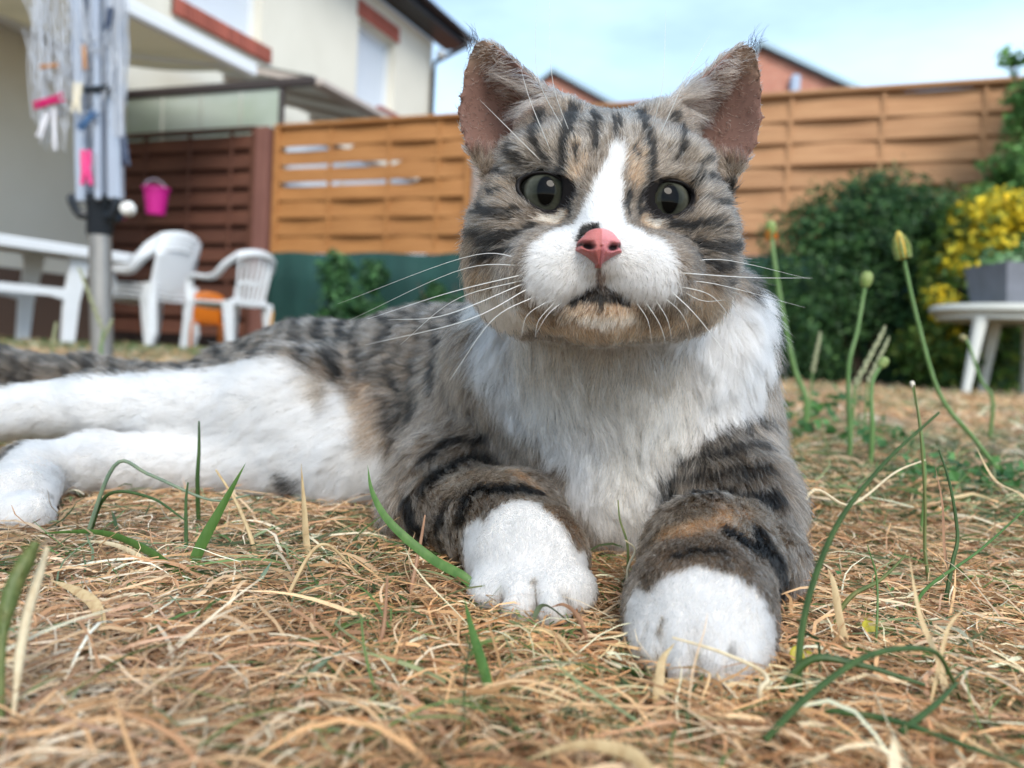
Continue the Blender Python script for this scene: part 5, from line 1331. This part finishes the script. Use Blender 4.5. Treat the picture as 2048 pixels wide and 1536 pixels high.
def build_fences():
    org = mat('honey_wood', (.40, .185, .060), .7, noise=((2.5, 14, 40), (.28, .115, .032), .38, .72), bump=((4, 30, 90), .3), obj_random=.10)
    pale = mat('pale_wood', (.45, .245, .120), .75, noise=((2.5, 14, 40), (.32, .155, .070), .38, .72), bump=((4, 30, 90), .3), obj_random=.10)
    brn = mat('brown_wood', (.115, .046, .028), .7, noise=((2.5, 14, 40), (.060, .020, .014), .38, .72), bump=((4, 30, 90), .3), obj_random=.15)
    pst = mat('post_brown', (.17, .075, .060), .75, noise=((8, 8, 2), (.22, .10, .08), .4, .7)); gp = mat('post_grey', (.34, .27, .23), .8, noise=((8, 8, 2), (.26, .2, .17), .4, .7))
    x = FX
    woven_panel(x(165) , x(498), .12, 2.22, 11, brn, [.14, .36, .62, .86], 'dark brown stained fence panel behind the stacked chairs', seed=2, depth=.008, back=True)
    woven_panel(x(534), x(925), 1.0, 2.22, 7, org, [.30, .60, .84], 'honey coloured fence panel left of the cat', open_rows={1: .40, 2: .64, 3: .72}, seed=3)
    x0 = FP(x(925)).x + .14; ln = (FP(x(925)) - FP(x(534))).length * .945; dx = 1.0 * math.cos(FA)
    cur = x(950); k = 0; labs = ['fence panel hidden mostly behind the head of the cat', 'pale fence panel right of the cat ear above the dark shrub', 'last pale fence panel at the right edge behind the tall shrub']
    for w_, lab, bt_ in zip((1.62, 2.98, 1.6), labs, ([.3, .6], [.05, .29, .51, .735], [.3, .6])):
        woven_panel(cur, cur + w_ * dx, 1.0, 2.22, 7, pale, bt_, lab, seed=10 + k, open_rows={})
        cur += w_ * dx; k += 1
        px = 1024 + F * (cur + .04) / FP(cur + .04).y
        if k < 3: post(px, .075, 2.24, gp, ['weathered post behind the head of the cat', 'weathered post behind the dark shrub'][k - 1])
        cur += .08
    post(516, .15, 2.24, pst, 'thick brown fence post between the brown and the honey panel'); post(937, .09, 2.30, gp, 'grey fence post beside the left ear of the cat')
    # green screen sheet below the panels
    gm = mat('green_screen', (.012, .060, .052), .75, noise=((3, 3, 1.5), (.006, .035, .032), .35, .7), bump=((40, 40, 40), .3))
    a, b = FP(x(531)), FP(x(2200)); n = 90; vs, fs = [], []
    Ls = (b - a).length
    for i in range(n + 1):
        for j, z in enumerate((-.02, .35, .7, .99)): vs.append((Ls * i / n, -.05 + .012 * math.sin(i * .9) + .01 * math.sin(i * 2.3 + j), z + (.012 * math.sin(i * .5) if j == 3 else 0)))
        if i:
            for j in range(3): q = (i - 1) * 4 + j; fs.append((q, q + 4, q + 5, q + 1))
    o = MB().add(vs, fs).build('privacy_screen', gm, None, True); o.location = (a.x, a.y, 0); o.rotation_euler = (0, 0, FA); o.modifiers.new('thickness', 'SOLIDIFY').thickness = .006
    tag(o, 'dark green privacy sheet hung along the foot of the fence', 'screen')

def build_neighbours():
    bm_ = mat('brick_wall', (.42, .17, .12), .9, noise=((1.5, 1.5, 3), (.52, .26, .19), .35, .7), spec=.1)
    nt = bm_.node_tree; bs = nt.nodes['Principled BSDF']; bt = nt.nodes.new('ShaderNodeTexBrick'); tcn = nt.nodes.new('ShaderNodeTexCoord'); mpn = nt.nodes.new('ShaderNodeMapping'); mpn.inputs['Rotation'].default_value = (math.pi / 2, 0, 0)
    bt.inputs['Scale'].default_value = 4.5; bt.inputs['Color1'].default_value = (.42, .17, .12, 1); bt.inputs['Color2'].default_value = (.52, .24, .17, 1); bt.inputs['Mortar'].default_value = (.42, .34, .30, 1); bt.inputs['Mortar Size'].default_value = .012
    nt.links.new(tcn.outputs['Object'], mpn.inputs[0]); nt.links.new(mpn.outputs[0], bt.inputs[0]); nt.links.new(bt.outputs[0], bs.inputs['Base Color'])
    rf = mat('grey_roof', (.16, .19, .23), .7); trim = mat('verge_blue', (.30, .42, .50), .6); glz = mat('vent_grey', (.34, .42, .55), .5)
    for (pk, lf, rt, Y, dep, lab, ch) in (((1104, 150), (1020, 215), (1235, 222), 20, 9, 'red brick gable peeping over the fence between the ears of the cat', 0), ((1516, 98), (1468, 200), (1712, 190), 18, 9, 'red brick gable with a grey vent above the fence at right of the ear', 1)):
        A, B, C = P(*pk, Y), P(*lf, Y), P(*rt, Y)
        t = empty('brick_house', (A.x, Y, 0), 0, lab, 'house'); k = (A.z - C.z) / (C.x - A.x); k2 = (A.z - B.z) / (A.x - B.x)
        hw, hw2 = (A.z - 3.0) / k, (A.z - 3.0) / k2
        MB().prism([(-hw2, 0), (hw, 0), (hw, 3.0), (0, A.z), (-hw2, 3.0)], 0, dep).build('wall', bm_, t)
        for s, h_, kk in ((1, hw, k), (-1, hw2, k2)):
            r = MB().prism([(0, A.z + .14), (s * (h_ + .3), A.z + .14 - kk * (h_ + .3)), (s * (h_ + .3), A.z + .02 - kk * (h_ + .3)), (0, A.z + .02)], -.15, dep + .15)
            ro = r.build('roof', rf, t)
            MB().prism([(0, A.z + .16), (s * (h_ + .32), A.z + .16 - kk * (h_ + .3)), (s * (h_ + .32), A.z + .03 - kk * (h_ + .3)), (0, A.z + .03)], -.20, -.155).build('verge_board', trim, ro)
        if ch:
            v0, v1 = P(1587, 154, Y), P(1587, 196, Y); MB().box((v0.x - A.x, -.12, (v0.z + v1.z) / 2 - .3), (.22, .22, v0.z - v1.z + .6), bev=.05).build('vent_pipe', glz, t, True)

def chair(name, m, s=1.0, label='', loc=(0, 0, 0), rz=0, group=None, cat='chair', ns=7, solid=False):
    """moulded plastic garden chair facing local -x"""
    t = empty(name, loc, rz, label, cat, group); V3 = lambda *q: Vector(q) * s
    # seat: thin dished slab with a rolled front
    vs, fs = [], []; n = 10
    for i in range(n + 1):
        for j in range(n + 1):
            x = -.24 + .46 * i / n; y = (-1 + 2 * j / n) * (.235 - .03 * i / n); z = .43 - .012 * math.cos((j / n - .5) * 3) - .03 * max(0, .2 - i / n) * 5 * .4 - .02 * i / n
            vs.append(V3(x, y, z))
    for i in range(n):
        for j in range(n): a = i * (n + 1) + j; fs.append((a, a + 1, a + n + 2, a + n + 1))
    o = MB().add(vs, fs).build('seat', m, t, True); o.modifiers.new('thickness', 'SOLIDIFY').thickness = .018 * s
    MB().tube([V3(-.235, -.23, .41), V3(-.24, 0, .395), V3(-.235, .23, .41)], .020 * s, 8).build('seat_front_rim', m, t, True)
    for sy in (-1, 1):
        # broad tapering legs
        def leg(a, b, w0, w1, d0):
            a, b = V3(*a), V3(*b); vs = []
            for q, w in ((a, w0), (b, w1)):
                for dx, dy in ((-.5, -.5), (.5, -.5), (.5, .5), (-.5, .5)): vs.append(q + Vector((dx * w * s, dy * d0 * s, 0)))
            return MB().add(vs, [(0, 1, 5, 4), (1, 2, 6, 5), (2, 3, 7, 6), (3, 0, 4, 7), (0, 3, 2, 1), (4, 5, 6, 7)])
        leg((-.29, sy * .265, 0), (-.235, sy * .25, .46), .045, .075, .035).build('leg', m, t)
        leg((.25, sy * .225, 0), (.19, sy * .215, .44), .05, .11, .035).build('leg', m, t)
        arm = curve_pts([V3(-.235, sy * .25, .42), V3(-.235, sy * .265, .60), V3(-.17, sy * .275, .645), V3(.0, sy * .275, .630), V3(.10, sy * .27, .655), V3(.19, sy * .255, .74), V3(.26, sy * .20, .815)], 26)
        MB().tube(arm, [.022 * s] * 26, 8, flat=1.6).build('armrest', m, t, True)
    hoop = curve_pts([V3(.26, -.20, .815), V3(.30, -.12, .845), V3(.315, 0, .86), V3(.30, .12, .845), V3(.26, .20, .815)], 16)
    MB().tube(hoop, [.026 * s] * 16, 8, flat=1.3).build('top_rail', m, t, True)
    if solid:
        vs, fs = [], []; n = 12
        for i in range(n + 1):
            for j in range(n + 1):
                y = -1 + 2 * j / n; z = i / n; top = .84 - .04 * y * y
                vs.append(V3(.20 + .10 * z + .02 * (1 - y * y) , y * (.205 - .0 * z), .42 + (top - .42) * z))
        for i in range(n):
            for j in range(n): a = i * (n + 1) + j; fs.append((a, a + 1, a + n + 2, a + n + 1))
        o = MB().add(vs, fs).build('backrest', m, t, True); o.modifiers.new('thickness', 'SOLIDIFY').thickness = .014 * s
    else:
        for k in range(ns):
            y = (-1 + 2 * k / (ns - 1)) * .17
            MB().tube([V3(.205, y * .85, .42), V3(.245, y * .95, .62), V3(.30 - abs(y) * .18, y * 1.05, .84 - abs(y) * .18)], [.0115 * s] * 3, 6, flat=1.5).build('slat', m, t)
        MB().box(V3(.21, 0, .435), (.03 * s, .40 * s, .05 * s), bev=.008 * s).build('back_base', m, t)
    return t

def build_furniture():
    pl = mat('white_plastic', (.72, .76, .80), .38, noise=((6, 6, 6), (.66, .70, .73), .45, .8)); og = mat('orange_plastic', (.62, .17, .015), .4); gy = mat('grey_white_plastic', (.60, .61, .57), .5, noise=((8, 8, 8), (.50, .51, .46), .4, .7))
    # white armchair, facing left
    p = G(470, 706); y = 6.3; q = P(462, 690, y)
    chair('garden_chair', pl, .96, 'single white plastic armchair with slatted back right of the chair stack', (q.x, y, 0), math.radians(-28))
    # stack of chairs seen from behind, pushed to the table
    q = P(300, 690, 6.5)
    for k in range(4):
        chair('garden_chair', pl, 1.0, ['lowest white chair of the stack, its legs standing on the lawn', 'second white chair from the bottom of the stack', 'third white chair of the stack, below the top one', 'topmost white chair of the stack with a rounded back'][k], (q.x + .010 * k, 6.5 + .006 * k, .038 * k), math.radians(-24), solid=True)
    # small orange chair
    q = P(408, 690, 6.75)
    chair('child_chair', og, .58, 'small orange plastic child chair behind the legs of the white armchair', (q.x, 6.75, 0), math.radians(-60), solid=True)
    # table along the house wall
    a, b = P(-75, 475, 4.85), P(268, 512, 5.86); u = Vector((b.x - a.x, b.y - a.y, 0)); Lt = u.length; u.normalize(); th = math.atan2(u.y, u.x); zt = (a.z + b.z) / 2 + .02; wd = .85
    # long near edge lies on a-b, the table extends away from the camera to the left
    t = empty('garden_table', (a.x, a.y, 0), th, 'long white plastic garden table at the left edge', 'table')
    MB().box((Lt / 2, wd / 2, zt), (Lt, wd, .035), bev=.012).build('tabletop', pl, t); MB().box((Lt / 2, .012, zt - .028), (Lt - .06, .02, .065), bev=.008).build('apron', pl, t); MB().box((Lt - .012, wd / 2, zt - .028), (.02, wd - .06, .065), bev=.008).build('apron', pl, t)
    def legframe(x):
        par = None
        for sy, yy in ((0, .10), (1, wd - .10)):
            c = [(x - .15 if x < Lt / 2 else x + .02, yy, 0)]
            lg = MB(); x0 = x - .10; vs = []
            for z, xx, w in ((0, x0 - .02, .085), (.32, x0, .105), (.62, x0 + .05, .13), (zt - .02, x0 + .05, .16)):
                vs += [(xx - w / 2, yy - .02, z), (xx + w / 2, yy - .02, z), (xx + w / 2, yy + .02, z), (xx - w / 2, yy + .02, z)]
            fs = [(0, 3, 2, 1), (12, 13, 14, 15)] + [(i * 4 + k, i * 4 + (k + 1) % 4, i * 4 + 4 + (k + 1) % 4, i * 4 + 4 + k) for i in range(3) for k in range(4)]
            lg.add(vs, fs).build('leg', pl, t)
    x1 = Lt - .74; legframe(x1 - .62); legframe(x1 + .42)
    for yy in (.10, wd - .10):
        arch = [(x1 - .66, .30), (x1 - .66, .42), (x1 + .34, .42), (x1 + .34, .30), (x1 + .28, .335), (x1 + .16, .36), (x1 - .48, .36), (x1 - .60, .335)]
        MB().prism([(px_, pz_) for px_, pz_ in arch], yy - .017, yy + .017).build('stretcher', pl, t)
    # stool with planter at the right
    Y = 3.9; q = P(2043, 625, Y); k = Y / F; t = empty('low_table', (q.x, Y, 0), 0, 'greyish white low plastic table at the right edge carrying a planter', 'table')
    zt = q.z; prof = []; R = .45
    MB().lathe([(R - .02, -.028), (R, -.012), (R, .004), (R - .012, .018), (0, .024)], (0, 0, zt), 40, sx=1, sy=.75).build('tabletop', gy, t, True)
    MB().lathe([(R - .08, -.055), (R - .04, -.055), (R - .035, -.026), (R - .08, -.026)], (0, 0, zt), 40, sx=1, sy=.75).build('rim', gy, t, True)
    for sx_, sy_ in ((-1, -1), (-.1, 1), (1, -1), (.5, 1)):
        a_ = Vector((sx_ * .31, sy_ * .16, zt - .04)); b_ = Vector((sx_ * .40, sy_ * .22, 0)); MB().tube([b_, (a_ + b_) / 2, a_], [.020, .026, .034], 8).build('leg', gy, t, True)
    pw = P(1990, 572, Y - .0); t2 = empty('planter', (q.x - .02, Y, zt + .027), math.radians(4), 'grey tapered square planter standing on the low white table', 'planter')
    w0, w1, h_ = .165, .200, .21; pm_ = mat('planter_grey', (.15, .16, .185), .55, noise=((8, 8, 8), (.20, .21, .25), .4, .7)); mb = MB(); vs = []
    for w, z in ((w0, 0), (w1, h_), (w1 - .014, h_), (w1 - .020, h_ - .03)): vs += [(-w, -w * .8, z), (w, -w * .8, z), (w, w * .8, z), (-w, w * .8, z)]
    fs = [(i * 4 + k_, i * 4 + (k_ + 1) % 4, i * 4 + 4 + (k_ + 1) % 4, i * 4 + 4 + k_) for i in range(3) for k_ in range(4)] + [(0, 3, 2, 1)]
    mb.add(vs, fs).build('pot', pm_, t2); MB().box((0, 0, h_ - .04), (w1 * 2 - .045, w1 * 1.6 - .045, .02)).build('soil', mat('soil', (.05, .035, .025), .95), t2)
    t3 = empty('potted_plant', (q.x - .02, Y, zt + .207), 0, 'green leafy plant growing in the grey planter', 'plant'); lm = mat('pot_leaf', (.1, .2, .05), .5, vcol='tint', trans=.35)
    leaf_cloud('leaves', t3, lm, [((0, 0, .05), (.19, .13, .10)), ((.10, 0, .13), (.10, .1, .10)), ((-.1, 0, .03), (.1, .1, .05))], 900, .032, 1.5, 91, [(.16, .30, .12), (.12, .25, .08), (.22, .36, .18)], .2, .3, 12)
    MB().tube([(-.02, 0, -.03), (0, 0, .08), (.03, 0, .2)], .006, 6).build('stem', mat('woody_stem', (.30, .2, .09), .8), t3, True)
    # toy bucket hung on the brown fence
    Y = 7.35; q = P(311, 430, Y); t = empty('bucket', (q.x, Y, q.z), 0, 'bright pink toy bucket hanging on the brown fence', 'bucket'); pk = mat('pink_plastic', (.66, .02, .30), .4, trans=.1)
    MB().lathe([(.085, 0), (.118, .235), (.133, .240), (.133, .265), (.112, .262), (.080, .012), (0, .012)], (0, 0, 0), 24).build('tub', pk, t, True)
    MB().tube(curve_pts([(-.13, 0, .25), (-.10, .02, .33), (-.04, .05, .36), (.02, .04, .33), (.12, 0, .25)], 14), .008, 6).build('handle', mat('bucket_handle', (.55, .5, .62), .4), t, True)
    q = P(238, 440, 7.3); o = MB().lathe([(0, 0), (.05, .01), (.06, .04), (.03, .07), (0, .075)], (0, 0, 0), 14).build('toy_ball', pk, None, True); o.location = q; tag(o, 'small magenta toy hanging low on the brown fence', 'toy')

def build_dryer():
    """folded rotary clothes dryer"""
    Y = 2.5; k = Y / F; b = P(206, 720, Y); top = P(185, -260, Y); mid = P(200, 470, Y)
    al = mat('aluminium', (.40, .45, .53), .42, metal=.35, noise=((20, 20, 3), (.42, .46, .54), .4, .7)); gl = mat('galvanised_tube', (.34, .33, .31), .45, metal=.6, noise=((30, 30, 5), (.24, .23, .22), .4, .7)); bk = mat('black_plastic', (.018, .024, .032), .4)
    wh = mat('white_cap', (.75, .75, .72), .5); cord = mat('line_cord', (.62, .66, .72), .5, trans=.2)
    t = empty('clothes_dryer', (b.x, Y, 0), 0, 'folded rotary clothes dryer with hanging lines on a metal pole', 'clothes dryer'); q = lambda p: Vector(p) - Vector((b.x, Y, 0))
    MB().tube([q((b.x, Y, -.05)), q(mid)], 21 * k, 14).build('pole', gl, t, True)
    MB().tube([q(mid) - Vector((0, 0, .02)), q(top)], 13 * k, 12).build('upper_pole', al, t, True)
    h = q(P(200, 432, Y)); hub = MB().lathe([(22 * k, -.065), (24 * k, -.06), (24 * k, .03), (30 * k, .045), (30 * k, .065), (15 * k, .07)], h, 16)
    for dx, dy in ((-1, -.5), (1, -.5), (-.3, 1), (.6, 1)):
        e = Vector((dx, dy, 0)).normalized(); hub.tube(curve_pts([h + e * 20 * k, h + e * 36 * k + Vector((0, 0, .0)), h + e * 50 * k + Vector((0, 0, .045)), h + e * 44 * k + Vector((0, 0, .06))], 8), [9 * k, 9 * k, 9 * k, 8 * k, 8 * k, 8 * k, 7 * k, 6 * k], 8)
    hub.build('hub', bk, t, True)
    o = MB().lathe([(0, -.026), (.018, -.02), (.026, 0), (.018, .02), (0, .026)], q(P(256, 418, Y - .03)), 14, axis=(0, -1, 0)).build('knob', wh, t, True)
    arms = [((166, 405), (148, -280), -.03, 11), ((232, 400), (226, -280), -.03, 13), ((184, 395), (178, -280), .05, 9), ((214, 395), (206, -280), .05, 8), ((196, 400), (190, -280), -.06, 6)]
    for (x0, y0), (x1, y1), dy, w in arms:
        a, c = q(P(x0, y0, Y + dy)), q(P(x1, y1, Y + dy)); R = Vector((0, 0, 1)).rotation_difference((c - a).normalized()).to_matrix()
        MB().box((a + c) / 2, (w * 2 * k, w * 1.6 * k, (c - a).length), R, bev=3 * k).build('arm', al, t)
    MB().tube([q(P(170, 180, Y - .07)), q(P(218, 176, Y - .07))], 7 * k, 8).build('strut', bk, t, True)
    r = random.Random(5)
    def line(pts, w=1.2):
        MB().tube(curve_pts([q(p) for p in pts], 22), w * k, 4, cap=False).build('line', cord, t, True)
    for i in range(34):     # sagging loops between the folded arms
        x0, x1 = r.uniform(35, 170), r.uniform(180, 250); y0 = r.uniform(-160, 120); sag = r.uniform(40, 190); d = Y - r.uniform(.0, .09)
        if r.random() < .4: x0 = r.uniform(120, 170)
        line([P(x0, y0, d), P(x0 + (x1 - x0) * .25, y0 + sag * .8, d), P((x0 + x1) / 2, y0 + sag, d), P(x1 - (x1 - x0) * .2, y0 + sag * .75, d), P(x1, y0 + r.uniform(-30, 30), d)], r.uniform(.7, 1.2))
    for i in range(60):     # near vertical runs hanging along the arms
        x = r.choice([r.uniform(60, 130), r.uniform(130, 250), r.uniform(225, 252)]); y1 = r.uniform(120, 290); d = Y - r.uniform(-.03, .09)
        line([P(x + r.uniform(-12, 4), -200, d), P(x + r.uniform(-8, 8), 0, d), P(x + r.uniform(-8, 8), y1 * .5, d), P(x + r.uniform(-6, 6), y1, d)], r.uniform(.8, 1.9))
    for i in range(7):
        x = r.uniform(78, 120); d = Y - .05
        line([P(x, 150, d), P(x - 6, 190 + r.uniform(0, 30), d), P(x + 6, 235 + r.uniform(0, 30), d), P(x + 14, 285 + r.uniform(0, 20), d)], .9)
    # pegs, each a thing clipped to a line
    cols = dict(magenta=mat('peg_magenta', (.55, .02, .14), .4), pink=mat('peg_pink', (.72, .05, .22), .4), blue=mat('peg_blue', (.06, .13, .26), .4), white=mat('peg_white', (.70, .70, .74), .45), orange=mat('peg_orange', (.45, .22, .09), .5), navy=mat('peg_navy', (.03, .05, .10), .45), cream=mat('peg_cream', (.70, .64, .50), .5))
    for (a, c, w, cn, lab) in (((68, 212), (128, 194), 15, 'magenta', 'magenta clothes peg hanging askew left of the dryer'), ((172, 300), (173, 370), 20, 'pink', 'pink clothes peg standing upright on the dryer arm'), ((158, 258), (192, 222), 14, 'blue', 'blue clothes peg slanting across the dryer'),
                               ((156, 165), (152, 225), 16, 'cream', 'white and cream clothes peg on the dryer line'), ((80, 134), (118, 130), 8, 'orange', 'orange peg lying across the dryer lines'), ((246, 275), (252, 332), 14, 'navy', 'navy blue clothes peg at the right side of the dryer'),
                               ((96, 225), (78, 275), 11, 'white', 'white clothes peg hanging below the magenta one'), ((108, 215), (110, 300), 7, 'white', 'thin white peg hanging lowest at the left of the dryer'), ((168, 90), (170, 140), 8, 'orange', 'small brown peg high between the dryer arms'), ((222, 15), (214, 60), 12, 'navy', 'dark blue peg high on the dryer near the top edge')):
        d = Y - .085; A, C = P(*a, d), P(*c, d); m = (A + C) / 2; u = (C - A) / 2; s = u.cross(Vector((0, 1, 0))).normalized()
        t2 = empty('clothes_peg', m, 0, lab, 'clothes peg', 'clothes pegs left on the dryer')
        for sg_ in (-1, 1):
            MB().tube([-u + s * sg_ * w * k * .30, -u * .3 + s * sg_ * w * k * .25, u * .2 + s * sg_ * w * k * .20, u + s * sg_ * w * k * .42], [w * k * .22, w * k * .28, w * k * .28, w * k * .20], 6).build('prong', cols[cn], t2, True)
        MB().tube([s * w * k * .5, -s * w * k * .5], w * k * .14, 8).build('spring', al, t2, True)
# ================================================================== assemble
build_ground()
house, HL, HHt = build_house()
build_awning()
build_veranda()
build_fences()
build_neighbours()
build_plants()
build_furniture()
build_dryer()
CAT_IN = [None]
build_cat()
build_lawn(CAT_IN[0])
build_blades()
